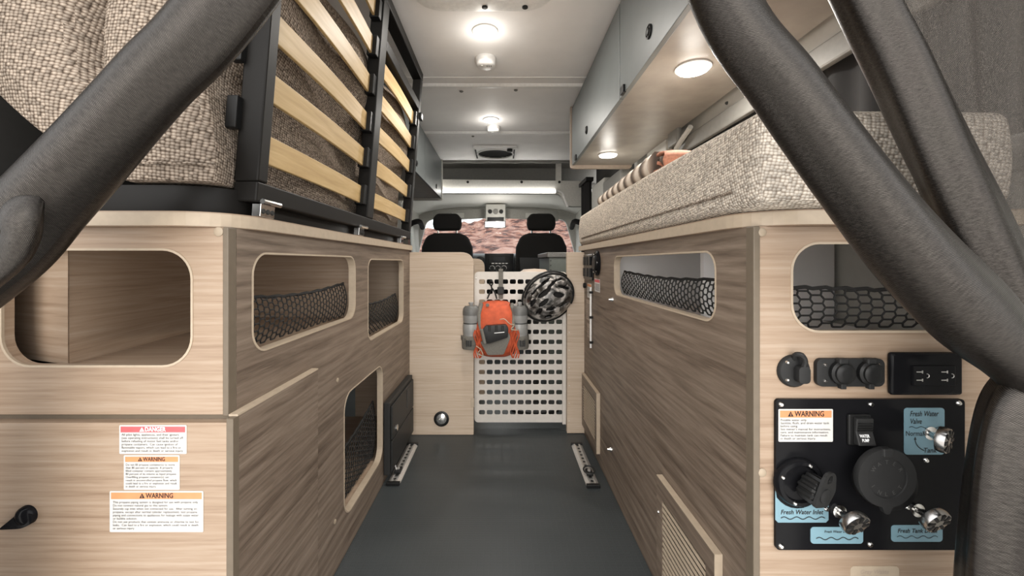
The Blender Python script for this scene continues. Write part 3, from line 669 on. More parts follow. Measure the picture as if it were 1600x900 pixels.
# ------------------------------------------------------------------ black metal heater box and floor tracks
kb = thing('wall_locker', 'flat black metal locker with round lock low on the left side', 'locker', (XL+0.015, 1.65, 0.03))
MB().box((XL+0.0015, 1.465, 0.032), (XL+0.024, 1.835, 0.292)).build('case', 'charcoal', kb, bevel=0.003)
MB().box((XL+0.024, 1.475, 0.155), (XL+0.031, 1.825, 0.276)).build('upper_door', 'charcoal', kb, bevel=0.003)
MB().box((XL+0.024, 1.475, 0.042), (XL+0.031, 1.825, 0.150)).build('lower_door', 'charcoal', kb, bevel=0.003)
MB().lathe([(0.013, 0), (0.013, 0.003), (0.008, 0.004)], (XL+0.031, 1.535, 0.175), 'x', 18).build('lock', 'chrome', kb, smooth=True)
MB().box((XL+0.031, 1.70, 0.19), (XL+0.033, 1.765, 0.265)).build('plate', 'dark_trim', kb)
def track(cx, y0, y1, label):
    t = thing('cargo_track', label, 'cargo track', (cx, (y0+y1)/2, 0.0), 'cargo tracks screwed to the floor')
    prof = [(-0.023, 0.0005), (0.023, 0.0005), (0.023, 0.003), (0.012, 0.010), (0.007, 0.010), (0.007, 0.005), (-0.007, 0.005), (-0.007, 0.010), (-0.012, 0.010), (-0.023, 0.003)]
    MB().prism([(cx+a, y0+0.012, z) for a, z in prof], (0, y1-y0-0.024, 0)).build('rail', 'zinc', t)
    n = 11
    for k in range(n): MB().lathe([(0.0055, 0), (0.0055, 0.0008)], (cx, y0+0.03+k*(y1-y0-0.06)/(n-1), 0.0102), 'z', 12).build('slot_hole', 'charcoal', t)
    for y in (y0, y1-0.014): MB().box((cx-0.024, y, 0.0005), (cx+0.024, y+0.014, 0.012)).build('end_cap', 'black_plastic', t, bevel=0.002)
    return t
track(-0.390, 1.455, 1.785, 'silver slotted cargo track on the floor beside the black locker')
track(0.3215, 1.440, 1.785, 'silver slotted cargo track on the floor by the right cabinet')
def ring_fitting(cx, cy, label, up):
    t = thing('tie_down_ring', label, 'tie-down ring', (cx, cy, 0.0115))
    MB().box((cx-0.012, cy-0.020, 0.0115), (cx+0.012, cy+0.020, 0.022)).build('stud_base', 'black_plastic', t, bevel=0.003)
    c = Vector((cx, cy, 0.024))
    if up: MB().tube([(cx-0.006, cy-0.005, 0.02), (cx-0.013, cy-0.002, 0.045), (cx-0.016, cy, 0.062)], 0.0025, 6).build('lever', 'zinc', t)
    else: MB().tube([(cx+0.020*math.cos(a), cy+0.022*math.sin(a), 0.025+0.004*math.sin(a)) for a in [k*math.pi/12 for k in range(24)]], 0.003, 6, True).build('ring', 'charcoal', t, smooth=True)
    MB().lathe([(0.006, 0), (0.006, 0.005)], (cx, cy, 0.022), 'z', 10).build('stud', 'zinc', t)
ring_fitting(-0.390, 1.535, 'black stud fitting with lever on the left floor track', True)
ring_fitting(0.3215, 1.520, 'black round tie-down ring on the right floor track', False)

# ------------------------------------------------------------------ far end: tall oak panel, pegboard, oak post, galley
x0, z0 = FP(640, 680, YF); x1, z1 = FP(740, 394, YF)
tp = thing('divider_panel', 'tall pale oak divider panel with rounded corner behind the backpack', 'panel', ((x0+x1)/2, YF, 0))
MB().plate(rpoly([(x0-0.25, 0.002), (x1, 0.002), (x1, z1), (x0-0.25, z1)], [0, 0.004, 0.06, 0], 8), [], onY(YF), 0.018).build('board', 'oak_pale', tp, bevel=0.002)
MB().box((x1-0.001, YF+0.002, 0.003), (x1+0.001, YF+0.016, z1-0.06)).build('edge_strip', 'edge_dark', tp)
cx_, cz_ = FP(690, 654, YF)
fl = thing('floor_light', 'round black-rimmed step light low on the oak panel', 'light', (cx_, YF, cz_-0.03))
mb = MB(); mb.lathe([(0.034, 0), (0.035, -0.006), (0.028, -0.008), (0.024, -0.003)], (cx_, YF, cz_), 'y', 28); mb.build('bezel', 'black_plastic', fl, smooth=True)
MB().lathe([(0.0235, 0.0), (0.0235, -0.005), (0.016, -0.009), (0.006, -0.011)], (cx_, YF, cz_), 'y', 24).build('lens', 'clear_lens', fl, smooth=True)
for px, py in ((738, 624), (737, 636)):
    x, z = FP(px, py, YF); 
MB().box((x1-0.012, YF-0.004, FP(0, 636, YF)[1]), (x1+0.003, YF, FP(0, 622, YF)[1])).build('stop_block', 'edge_band', tp, bevel=0.001)
YB = 2.42
x0b, _ = FP(735, 0, YB); x1b, z1b = FP(757, 404, YB)
t = thing('inner_panel', 'second pale panel with rounded corner just behind the tall oak one', 'panel', (x0b, YB, 0))
MB().plate(rpoly([(x0b-0.3, 0.002), (x1b, 0.002), (x1b, z1b), (x0b-0.3, z1b)], [0, 0.004, 0.055, 0], 8), [], onY(YB), 0.02).build('board', 'oak_pale', t, bevel=0.002)
# pegboard
YP = 1.945
pg = thing('pegboard', 'white metal pegboard with rows of rounded slots', 'pegboard', (0.08, YP, 0.03))
x0, z0 = FP(741.3, 660, YP); x1, z1 = FP(885.5, 424.8, YP)
holes = []
for r_ in range(14):
    for c_ in range(11):
        px = 640 + (351 + c_*37.45)/3.104; py = 390 + (155.5 + r_*48.75)/3.104
        a, b_ = FP(px-4.7, py+3.6, YP); a1, b1 = FP(px+4.7, py-3.6, YP)
        holes.append(rrect(a, b_, a1, b1, 0.006, 2))
MB().plate(rrect(x0, z0, x1, z1, 0.018, 5), holes, onY(YP), 0.004).build('slotted_plate', 'peg_white', pg)
for zz, h_ in ((z1, -0.012), (z0, 0.012)): MB().box((x0+0.02, YP+0.004, zz), (x1-0.02, YP+0.024, zz+h_)).build('flange', 'peg_white', pg)
for k in range(7):
    z = z0 + 0.03 + k*(z1-z0-0.06)/6
    for x in (x0+0.008, x1-0.006): MB().lathe([(0.0035, 0), (0.0025, -0.003)], (x, YP, z), 'y', 8).build('rivet', 'zinc', pg)
# oak post right of the pegboard
xp0, _ = FP(886, 0, 1.90); xp1, zp1 = FP(914, 394, 1.90)
ps = thing('oak_post', 'narrow pale oak post right of the pegboard', 'post', ((xp0+xp1)/2, 1.9, 0))
MB().box((xp0, 1.90, 0.002), (XR+0.003, 1.93, zp1)).build('board', 'oak_pale', ps, bevel=0.002)
MB().box((xp0-0.016, 1.934, 0.03), (xp0, 1.944, zp1-0.10)).build('hinge_strip', 'peg_white', ps)
for k in range(9): MB().lathe([(0.003, 0), (0.002, -0.003)], (xp0+0.010, 1.90, 0.06+k*0.082), 'y', 8).build('screw', 'zinc', ps)
# galley cabinet beyond
YG = 2.45
gx0, gz = FP(855, 402, YG)
gl_ = thing('galley_cabinet', 'small grey galley cabinet with dark speckled top behind the pegboard', 'cabinet', (0.45, 2.7, 0))
MB().box((gx0+0.012, YG+0.01, 0.003), (0.655, 3.1, gz)).build('body', 'slate_green', gl_, bevel=0.003)
MB().box((gx0, YG, gz), (0.66, 3.11, gz+0.030)).build('stone_top', 'stone_top', gl_, bevel=0.003)
for k in range(4): MB().lathe([(0.004, 0), (0.004, -0.004)], (gx0+0.022, YG+0.01, gz-0.02-k*0.028), 'y', 8).build('screw', 'charcoal', gl_)
# pale round-topped stool edge peeking over the pegboard
sx, sz = FP(834, 424, 2.3)
MBs = MB(); MBs.lathe([(0.075, 0), (0.080, 0.02), (0.060, 0.034), (0.0, 0.038)], (sx, 2.25, sz-0.022), 'z', 28)
st = thing('round_stool', 'pale round stool top just behind the pegboard', 'stool', (sx, 2.25, 0))
MBs.build('seat_pad', 'label_grey', st, smooth=True)
MB().tube([(sx, 2.25, 0.03), (sx, 2.25, sz-0.02)], 0.025, 12).build('column', 'charcoal', st, smooth=True)
MB().lathe([(0.14, 0.001), (0.14, 0.02), (0.03, 0.035)], (sx, 2.25, 0), 'z', 24).build('foot', 'charcoal', st, smooth=True)

# ------------------------------------------------------------------ things on the pegboard: backpack, bottles, helmet
YK = YP - 0.002
def kx(px): return FP(px, 0, YP-0.05)[0]
def kz(py): return FP(0, py, YP-0.05)[1]
bk = thing('backpack', 'orange and grey hydration backpack hanging on the pegboard', 'backpack', (kx(775), YK, kz(558)))
# main sack: stacked rounded sections
prof = [(470, 757, 795, 0.030), (476, 751, 800, 0.060), (488, 747, 804, 0.085), (503, 744, 807, 0.100), (520, 741, 810, 0.112), (535, 741, 811, 0.115), (547, 745, 806, 0.105), (555, 754, 798, 0.075), (559, 765, 788, 0.040)]
def sack(prof, n=28, y_back=YK-0.004, wr=0.0):
    mb = MB(); rings = []
    for py, a, b_, d in prof:
        xa, xb, z = kx(a), kx(b_), kz(py); cx, hw = (xa+xb)/2, (xb-xa)/2; g = []
        for k in range(n):
            t = 2*math.pi*k/n; cs, sn = math.cos(t), math.sin(t)
            ex = abs(cs)**0.7*(1 if cs > 0 else -1); ey = abs(sn)**0.7*(1 if sn > 0 else -1)
            g.append((cx + hw*ex*(1+wr*math.sin(5*t+py)), y_back - d/2 + d/2*ey, z + wr*0.05*math.sin(3*t+py)))
        rings.append(g)
    m = len(rings); fs = [(i*n+k, i*n+(k+1) % n, (i+1)*n+(k+1) % n, (i+1)*n+k) for i in range(m-1) for k in range(n)] + [tuple(range(n)), tuple(range((m-1)*n, m*n))]
    mb.add([q for g in rings for q in g], fs); return mb
sack(prof, wr=0.02).build('sack', 'orange_cloth', bk, sub=1)
# grey side gussets, front stash pocket, crest patch
for s in (-1, 1):
    c = [(752 if s < 0 else 799, 474), (749 if s < 0 else 803, 492), (753 if s < 0 else 799, 516)]
    pts = [(kx(p), YK-0.055-0.02*i, kz(q)) for i, (p, q) in enumerate(c)]
    MB().tube(smooth_path(pts, 8), 0.010, 8).build('side_gusset', 'grey_cloth', bk, smooth=True)
pk = [(752, 529), (757, 527), (795, 516), (797, 523), (787, 548), (763, 549)]
MB().plate(rpoly([(kx(a), kz(b_)) for a, b_ in pk], 0.008), [], onY(YK-0.128), 0.020).build('front_pocket', 'grey_cloth', bk, bevel=0.006, seg=3)
MB().plate(circ(kx(762), kz(476), 0.008, 14), [], onY(YK-0.072), 0.006).build('emblem', 'grey_cloth', bk)
for s in (-1, 1):
    for k in range(5):
        xb = 744 + k*2.2 if s < 0 else 808 - k*2.2
        pts = [(kx(xb+s*2*math.sin(j*1.3+k)), YK-0.115-0.004*math.sin(j+k), kz(512 + j*6)) for j in range(8)]
        MB().tube(smooth_path(pts, 18), 0.003, 5).build('cord', 'orange_cloth', bk, smooth=True)
pts = [(kx(746), YK-0.13, kz(535)), (kx(752), YK-0.133, kz(540)), (kx(748), YK-0.13, kz(546)), (kx(756), YK-0.132, kz(549)), (kx(752), YK-0.13, kz(538))]
MB().tube(smooth_path(pts, 24), 0.0022, 5).build('pale_cord', 'edge_band', bk, smooth=True)
pts = [(kx(781), YK-0.120, kz(496)), (kx(788), YK-0.125, kz(495)), (kx(796), YK-0.128, kz(502)), (kx(803), YK-0.12, kz(504)), (kx(798), YK-0.128, kz(510)), (kx(808), YK-0.12, kz(512))]
MB().tube(smooth_path(pts, 24), 0.0022, 5).build('pale_cord', 'edge_band', bk, smooth=True)
for s in (-1, 1):
    e = kx(721.5) if s < 0 else kx(824.5); i_ = kx(744) if s < 0 else kx(807)
    pts = [(i_, YK-0.098, kz(533)), ((i_+e)/2, YK-0.110, kz(531)), (e, YK-0.060, kz(526)), (e, YK-0.02, kz(524))]
    mb = MB(); P = smooth_path(pts, 12)
    for a, b_ in zip(P[:-1], P[1:]): mb.add([a+Vector((0, 0, -0.010)), b_+Vector((0, 0, -0.010)), b_+Vector((0, 0, 0.010)), a+Vector((0, 0, 0.010))], [(0, 1, 2, 3)])
    hb = mb.build('hip_belt', 'grey_cloth', bk); sm = hb.modifiers.new('thick', 'SOLIDIFY'); sm.thickness = 0.003
    for k in range(3): MB().box(((i_*0.7+e*0.3)+k*0.009*s-0.003, YK-0.116, kz(537)), ((i_*0.7+e*0.3)+k*0.009*s+0.003, YK-0.108, kz(528))).build('buckle_bar', 'black_plastic', hb)
# hanging strap with buckle and hook
sp = MB().box((kx(779), YK-0.010, kz(468)), (kx(786), YK-0.005, kz(424))).build('hang_strap', 'grey_cloth', bk)
MB().box((kx(777), YK-0.022, kz(461)), (kx(787.5), YK-0.006, kz(449))).build('buckle', 'charcoal', sp, bevel=0.004)
MB().box((kx(779), YK-0.012, kz(424)+0.0), (kx(786), YK+0.010, kz(424)+0.010)).build('strap_fold', 'grey_cloth', sp)
MB().tube(smooth_path([(kx(761), YK-0.012, kz(468)), (kx(766), YK-0.012, kz(456)), (kx(769), YK-0.012, kz(452)), (kx(773), YK-0.012, kz(458)), (kx(776), YK-0.012, kz(468))], 14), 0.004, 6).build('grab_loop', 'charcoal', bk, smooth=True)
hk = thing('clip_hook', 'small black hook clipped in a pegboard slot above the backpack', 'hook', (kx(767), YK, kz(456)))
MB().tube([(kx(767)+0.008*math.cos(a), YK-0.014, kz(443)+0.010*math.sin(a)) for a in [k*math.pi/9 for k in range(18)]], 0.0035, 6, True).build('hook_ring', 'black_plastic', hk, smooth=True)
MB().tube([(kx(767), YK-0.014, kz(446)), (kx(769), YK-0.014, kz(455))], 0.004, 6).build('hook_shank', 'black_plastic', hk, smooth=True)
MB().tube([(kx(767), YK-0.014, kz(440)), (kx(767), YK+0.012, kz(441))], 0.003, 6).build('hook_pin', 'black_plastic', hk, smooth=True)
# black gear pouch stuffed in the pocket
gp = thing('gear_pouch', 'black pouch with three grey-capped tubes tucked in the backpack pocket', 'pouch', (kx(775), YK-0.13, kz(530)))
body = [(753, 513), (760, 504), (790, 502), (794, 508), (793, 521), (766, 530), (757, 530)]
MB().plate(rpoly([(kx(a), kz(b_)) for a, b_ in body], 0.006), [], onY(YK-0.150), 0.030).build('pouch_body', 'black_plastic', gp, bevel=0.006, seg=3)
for px in (766, 776, 785):
    MB().tube([(kx(px), YK-0.142, kz(512)), (kx(px), YK-0.142, kz(503.5))], 0.010, 12).build('tube_cap', 'charcoal', gp, smooth=True)
MB().tube([(kx(754), YK-0.148, kz(509)), (kx(759), YK-0.148, kz(530))], 0.008, 8).build('pouch_strap', 'grey_cloth', gp, smooth=True)
MB().plate([(kx(773), kz(515)), (kx(788), kz(513.6)), (kx(788), kz(512.6)), (kx(773), kz(514))], [], onY(YK-0.1515), 0.001).build('print_line', 'ink_white', gp)
# bottles
def bottle(cpx, label):
    x = kx(cpx); y = YK-0.056; t = thing('water_bottle', label, 'bottle', (x, y, kz(543)), 'bottles in the backpack side pockets')
    z = kz
    MB().lathe([(0.030, z(543)), (0.038, z(541)), (0.0395, z(527)), (0.036, z(522)), (0.0385, z(518)), (0.0385, z(507)), (0.035, z(504)), (0.035, z(502)), (0.0375, z(500)), (0.0375, z(491))], (x, y, 0), 'z', 28).build('bottle_body', 'bottle_grey', t, smooth=True, angle=60)
    MB().lathe([(0.0365, z(504)-0.002), (0.0367, z(504)+0.002)], (x, y, 0), 'z', 28).build('groove', 'charcoal', t)
    cp = MB().lathe([(0.0392, z(491.5)), (0.0395, z(487)), (0.037, z(481)), (0.028, z(477.5)), (0.012, z(477))], (x, y, 0), 'z', 28).build('screw_cap', 'bottle_dark', t, smooth=True)
    MB().lathe([(0.009, z(477.5)), (0.009, z(474.5)), (0.0125, z(474)), (0.0125, z(472)), (0.006, z(471.5))], (x, y, 0), 'z', 14).build('spout', 'bottle_grey', cp, smooth=True)
    MB().lathe([(0.0405, z(543.5)), (0.043, z(541)), (0.0435, z(528)), (0.042, z(523))], (x, y, 0), 'z', 28).build('pocket', 'grey_cloth', t, smooth=True)
bottle(736.5, 'grey sports bottle in front of the oak panel, left of the backpack')
bottle(811.5, 'grey sports bottle between the backpack and the helmet')
# helmet
hx, hz = FP(857.5, 463.5, YP-0.06); hm = thing('bike_helmet', 'grey camouflage bike helmet with black vents on the pegboard', 'helmet', (hx, YK, hz-0.12))
rot = R(38)       # long axis runs from lower left to upper right
LA, SA, DP = 0.128, 0.106, 0.125
def dome(a, b_, k=1.0, dp=DP):
    """a, b_ in the unit disk -> point on the dome bulging to the viewer"""
    r2 = min(1, a*a + b_*b_); d = dp*math.sqrt(max(0, 1-r2**1.15))
    x, z = a*LA*k, b_*SA*k; c, s = math.cos(rot), math.sin(rot)
    return Vector((hx + x*c - z*s, YK - 0.012 - d*k, hz + x*s + z*c))
vents = [(-0.05, 0.33, 0.30, 0.10, 0.05), (0.36, 0.42, 0.28, 0.07, 0.1), (-0.30, 0.02, 0.22, 0.10, 0.1), (0.30, -0.12, 0.24, 0.11, -0.9), (-0.22, -0.38, 0.20, 0.09, -0.55), (0.10, 0.66, 0.34, 0.07, 0.0),
         (0.62, -0.02, 0.28, 0.07, -1.0), (-0.60, 0.28, 0.20, 0.09, 0.5), (-0.62, -0.18, 0.17, 0.08, 0.2), (0.22, -0.58, 0.22, 0.06, -0.25), (-0.45, -0.60, 0.14, 0.07, -0.6), (0.68, 0.36, 0.18, 0.06, -0.4), (-0.30, 0.62, 0.22, 0.06, 0.3)]
def in_vent(a, b_):
    for cx, cy, ra, rb, t in vents:
        dx, dy = a-cx, b_-cy; u = dx*math.cos(t)+dy*math.sin(t); v = -dx*math.sin(t)+dy*math.cos(t)
        if (u/ra)**2 + (v/rb)**2 < 1: return True
    return False
nr, na = 44, 120; mb = MB(); vs = [dome((i/nr)*math.cos(2*math.pi*k/na), (i/nr)*math.sin(2*math.pi*k/na)) for i in range(nr+1) for k in range(na)]; fs = []
for i in range(nr):
    for k in range(na):
        rm = (i+0.5)/nr; t = 2*math.pi*(k+0.5)/na
        if not in_vent(rm*math.cos(t), rm*math.sin(t)): fs.append((i*na+k, i*na+(k+1) % na, (i+1)*na+(k+1) % na, (i+1)*na+k))
mb.add(vs, fs); o = mb.build('shell', 'camouflage', hm, smooth=True, angle=80); s_ = o.modifiers.new('thick', 'SOLIDIFY'); s_.thickness = 0.010; s_.offset = -1
mb = MB(); mb.add([dome((i/12)*math.cos(2*math.pi*k/40), (i/12)*math.sin(2*math.pi*k/40), 0.86) for i in range(13) for k in range(40)], [(i*40+k, i*40+(k+1) % 40, (i+1)*40+(k+1) % 40, (i+1)*40+k) for i in range(12) for k in range(40)])
mb.build('liner', 'black_matte', hm, smooth=True)
MB().tube([dome(0.985*math.cos(t), 0.985*math.sin(t)) for t in [2*math.pi*k/48 for k in range(48)]], 0.007, 8, True).build('rim', 'black_plastic', hm, smooth=True)
MB().tube([dome(0.90*math.cos(t), 0.90*math.sin(t), 1.03) for t in [R(-60) + R(200)*k/30 for k in range(31)]], 0.0045, 6).build('visor_line', 'black_plastic', hm, smooth=True)
hp2 = thing('helmet_hook', 'black hook behind the helmet', 'hook', (hx, YP, hz)) if False else None

# ------------------------------------------------------------------ right cabinet
rc = thing('utility_cabinet', 'right oak cabinet with sockets, vents and water panel, under the made-up mattress', 'cabinet', (0.6, 1.25, 0))
fx0, _ = FP(1237, 0, YR); fx1, _ = FP(1512, 0, YR)
rh = rrect(fx0, FP(0, 518, YR)[1], fx1, FP(0, 380, YR)[1], 0.042, 8)
MB().plate([(XR+0.009, 0.002), (VR-0.055, 0.002), (VR-0.055, zc0), (XR+0.009, zc0)], [rh], onY(YR), 0.018).build('front_panel', 'oak', rc, bevel=0.0008)
band(rh, onY(YR-0.0012), 0.002, 0.004, 'edge_band', 'edge_band', rc)
MB().box((XR-0.001, YR-0.002, 0.002), (XR+0.009, YR+0.018, zc0)).build('corner_trim', 'edge_dark', rc, bevel=0.0015)
s1 = rrect(0.730, H-0.108, 1.39, H+0.020, 0.036, 8)
MB().plate([(YR+0.018, 0.002), (1.90, 0.002), (1.90, zc0), (YR+0.018, zc0)], [s1], onX(XR), 0.018).build('side_panel', 'oak_shaded', rc)
band(s1, onX(XR-0.0012), 0.002, 0.0197, 'edge_band', 'edge_band', rc)
MB().box((XR+0.018, YR+0.018, H-0.150), (0.74, 1.89, H-0.135)).build('shelf', 'white_panel', rc)
MB().prism([(0.66, 0.967, H-0.135), (0.70, 1.45, H-0.135), (0.72, 1.45, H-0.135), (0.68, 0.967, H-0.135)], (0, 0, zc0-H+0.130)).build('liner_board', 'white_panel', rc)
MB().box((XR+0.018, 1.45, H-0.135), (0.75, 1.465, zc0-0.004)).build('divider', 'white_panel', rc)
MB().box((0.467, 0.95, H-0.135), (VR-0.06, 0.965, zc0-0.004)).build('divider', 'white_panel', rc)
for px, py in ((1190, 363), (1190, 738)):
    x, z = FP(px, py, YR); cap(x, YR, z, 'y', rc, 0.0065)
for px, py in ((958, 468), (956, 702)):
    Y, z = SP(px, py, XR); MB().lathe([(0.008, 0), (0.008, -0.003), (0.005, -0.010), (0.003, -0.016)], (XR, Y, z), 'x', 12).build('bolt', 'chrome', rc, smooth=True)
net('black net in the long right side opening', onX(XR+0.012), 0.732, 1.388, lambda a: H-0.030-0.010*math.sin(math.pi*(a-0.73)/0.66), H-0.105, (0.034, 0.0068), 0.0012)
net('black net in the front opening above the water panel', onY(YR+0.012), fx0+0.002, fx1-0.002, lambda a: H-0.044+0.004*math.cos((a-fx0)*9), H-0.103, (0.0377, 0.0064), 0.0011)
t = thing('worktop', 'right oak worktop with rounded corner under the striped-blanket mattress', 'worktop', (0.58, 1.25, zc0))
wt = rpoly([(XR-0.010, 0.598), (VR-0.055, 0.598), (VR-0.055, 1.985), (XR-0.010, 1.985)], [0.10, 0, 0, 0.004], 10)
MB().plate(wt, [], onZ(zc0), zc1-zc0).build('top_board', 'oak', t, bevel=0.002)
wt2 = rpoly([(XR-0.0108, 0.5972), (VR-0.055, 0.5972), (VR-0.055, 0.605), (XR-0.006, 0.605), (XR-0.006, 1.985), (XR-0.0108, 1.985)], [0.1, 0, 0, 0.097, 0, 0], 10)
MB().plate(wt2, [], onZ(zc0+0.001), zc1-zc0-0.003).build('edge_band', 'edge_band', t)
# louvre vents
def louvre(label, y0, y1, za, zb, nsl, screwy):
    t = thing('louvre_vent', label, 'vent', (XR-0.005, (y0+y1)/2, za), 'louvred vents on the right cabinet')
    m1 = 0.040
    hole = [(y0+m1*0.8, za+m1), (y1-m1*0.8, za+m1), (y1-m1*0.8, zb-m1), (y0+m1*0.8, zb-m1)]
    MB().plate([(y0, za), (y1, za), (y1, zb), (y0, zb)], [hole], onX(XR-0.014), 0.0135).build('vent_frame', 'oak_shaded', t)
    MB().box((XR-0.0146, y0-0.0006, za), (XR-0.0006, y0+0.0006, zb)).build('edge_band', 'edge_band', t)
    MB().box((XR-0.0146, y0, zb-0.0006), (XR-0.0006, y1, zb+0.0008)).build('edge_band', 'edge_band', t)
    MB().box((XR-0.0015, y0+m1*0.8, za+m1), (XR-0.0004, y1-m1*0.8, zb-m1)).build('backing', 'black_matte', t)
    a, b_ = za+m1, zb-m1; first = None; pitch = (b_-a)/nsl
    for k in range(nsl):
        z = a + k*pitch
        if first is None: first = MB().prism([(XR-0.0130, y0+m1*0.8, z), (XR-0.0115, y0+m1*0.8, z), (XR-0.0105, y0+m1*0.8, z+pitch*0.50), (XR-0.0120, y0+m1*0.8, z+pitch*0.50)], (0, y1-y0-m1*1.6, 0)).build('slat', 'edge_band', t)
        else: dup(first, (0, 0, k*pitch))
    screw(XR-0.014, y1-0.012, (za+zb)/2+0.05, 'x', t, 0.0035)
louvre('large louvred wooden vent near the floor, close to the rear', 0.706, 0.972, H-0.765, H-0.504, 14, 0)
louvre('small louvred wooden vent near the oak post', 1.592, 1.885, H-0.745, H-0.510, 13, 0)
# side controls at the far end of the right cabinet
rs = thing('side_socket', 'round black socket on the right side panel', 'socket', (XR, 1.632, H-0.05))
MB().lathe([(0.050, 0), (0.050, -0.006), (0.044, -0.012), (0.036, -0.008)], (XR, 1.632, H-0.003), 'x', 26).build('socket_plate', 'black_gloss', rs, smooth=True)
MB().lathe([(0.030, -0.006), (0.030, -0.014), (0.026, -0.018)], (XR, 1.632, H-0.003), 'x', 20).build('socket_lid', 'black_plastic', rs, smooth=True)
for k in range(3): MB().lathe([(0.005, -0.010), (0.004, -0.014)], (XR, 1.632+0.04*math.cos(k*2.1+1), H-0.003+0.04*math.sin(k*2.1+1)), 'x', 8).build('screw', 'chrome', rs)
sw = thing('control_panel', 'black switch panel between the round socket and the oak post', 'control panel', (XR, 1.79, H-0.07))
MB().box((XR-0.008, 1.70, H-0.075), (XR, 1.882, H+0.035)).build('panel_plate', 'black_gloss', sw, bevel=0.003)
for k in range(3):
    for j in range(2): MB().box((XR-0.016, 1.715+k*0.055, H-0.062+j*0.05), (XR-0.008, 1.745+k*0.055, H-0.025+j*0.05)).build('switch', 'black_plastic' if (k+j) % 2 else 'dark_cap', sw, bevel=0.002)
tk = MB().lathe([(0.012, 0), (0.012, -0.010), (0.009, -0.012)], (XR, 1.865, H-0.105), 'x', 14).build('round_button', 'black_plastic', None, smooth=True); tag(tk, 'small black round button under the switch panel', 'button')
def side_sticker(label, y0, y1, z0_, z1_, lines, col):
    t = thing('notice_label', label, 'label', (XR-0.0005, (y0+y1)/2, z0_))
    MB().plate([(y0, z0_), (y1, z0_), (y1, z1_), (y0, z1_)], [], onX(XR-0.0006), 0.0005).build('label_sheet', 'label_white' if col else 'label_grey', t)
    if col: MB().plate([(y0+0.003, z1_-0.014), (y1-0.003, z1_-0.014), (y1-0.003, z1_-0.003), (y0+0.003, z1_-0.003)], [], onX(XR-0.0009), 0.0002).build('header_band', col, t)
    for k in range(lines):
        z = z1_-0.020-k*(z1_-z0_-0.024)/lines
        MB().plate([(y0+0.006, z-0.0022), (y1-0.004-0.012*((k*7) % 3)/2, z-0.0022), (y1-0.004-0.012*((k*7) % 3)/2, z), (y0+0.006, z)], [], onX(XR-0.0009), 0.0002).build('print_line', 'ink_grey', t)
side_sticker('small white notice with red heading below the round side socket', 1.595, 1.685, H-0.118, H-0.066, 6, 'label_red')
side_sticker('white notice below the switch panel, beside the thin rod', 1.745, 1.83, H-0.155, H-0.092, 6, 'label_orange')
side_sticker('tall dull grey notice under the white one by the oak post', 1.745, 1.85, H-0.255, H-0.165, 9, None)
side_sticker('lowest dull grey notice on the right side panel', 1.755, 1.83, H-0.33, H-0.27, 4, None)
rd = thing('thin_rod', 'thin white rod clipped upright to the right side panel', 'rod', (XR-0.01, 1.725, H-0.36))
MB().tube([(XR-0.008, 1.725, H-0.36), (XR-0.008, 1.725, H-0.105)], 0.004, 8).build('rod_bar', 'white_plastic', rd, smooth=True)
for z in (H-0.125, H-0.23, H-0.335): MB().box((XR-0.014, 1.715, z-0.006), (XR, 1.735, z+0.004)).build('clip', 'black_plastic', rd, bevel=0.002)

# ---- sockets on the right front face
def P(px, py): return FP(px, py, YR)
x, z = P(1238.5, 579)
t = thing('round_socket', 'round black covered socket left of the twin socket', 'socket', (x, YR, z-0.025))
MB().lathe([(0.0245, 0), (0.0245, -0.003), (0.022, -0.006), (0.018, -0.0065)], (x, YR, z), 'y', 28).build('socket_plate', 'dark_cap', t, smooth=True)
MB().plate(rrect(x-0.003, z-0.015, x+0.014, z+0.010, 0.006), [], onY(YR-0.018), 0.012).build('lid', 'dark_cap', t, bevel=0.002, seg=3)
MB().tube(smooth_path([(x+0.006, YR-0.014, z+0.008), (x+0.007, YR-0.016, z+0.018), (x+0.002, YR-0.016, z+0.027), (x-0.003, YR-0.010, z+0.026), (x-0.001, YR-0.005, z+0.019)], 14), 0.0038, 8).build('lid_hinge', 'dark_cap', t, smooth=True)
for a, b_ in ((-0.013, 0.014), (0.013, 0.014), (-0.013, -0.012)): screw(x+a, YR-0.0062, z+b_, 'y', t, 0.0027)
x0, z0 = P(1271, 602); x1, z1 = P(1376, 559)
t = thing('twin_socket', 'black twin socket plate with two rubber caps', 'socket', ((x0+x1)/2, YR, z0))
MB().plate(rrect(x0, z0, x1, z1, 0.009), [], onY(YR-0.007), 0.007).build('socket_plate', 'dark_cap', t, bevel=0.003, seg=3)
for px in (1307, 1350):
    x, z = P(px, 580)
    c = MB().lathe([(0.0178, 0), (0.0178, -0.006), (0.0145, -0.008), (0.0142, -0.011), (0.012, -0.0125), (0.006, -0.0128)], (x, YR-0.007, z), 'y', 26).build('socket_cap', 'black_plastic', t, smooth=True)
    MB().box((x-0.008, YR-0.016, z+0.014), (x+0.006, YR-0.006, z+0.0225)).build('cap_tab', 'dark_cap', c, bevel=0.002)
    MB().box((x-0.004, YR-0.014, z-0.0235), (x+0.004, YR-0.006, z-0.015)).build('cap_tab', 'dark_cap', c, bevel=0.001)
for px in (1283, 1366):
    for py in (568.5, 593): x, z = P(px, py); screw(x, YR-0.007, z, 'y', t, 0.003)
x0, z0 = P(1384, 615); x1, z1 = P(1494.5, 549)
t = thing('power_outlet', 'square-edged glossy black power outlet', 'outlet', ((x0+x1)/2, YR, z0))
MB().prism([(x0, YR, z0), (x1, YR, z0), (x1, YR, z1), (x0, YR, z1)], (0, -0.010, 0)).build('face_plate', 'black_gloss', t, bevel=0.0045, seg=3)
x2, z2 = P(1413, 599); x3, z3 = P(1478, 568)
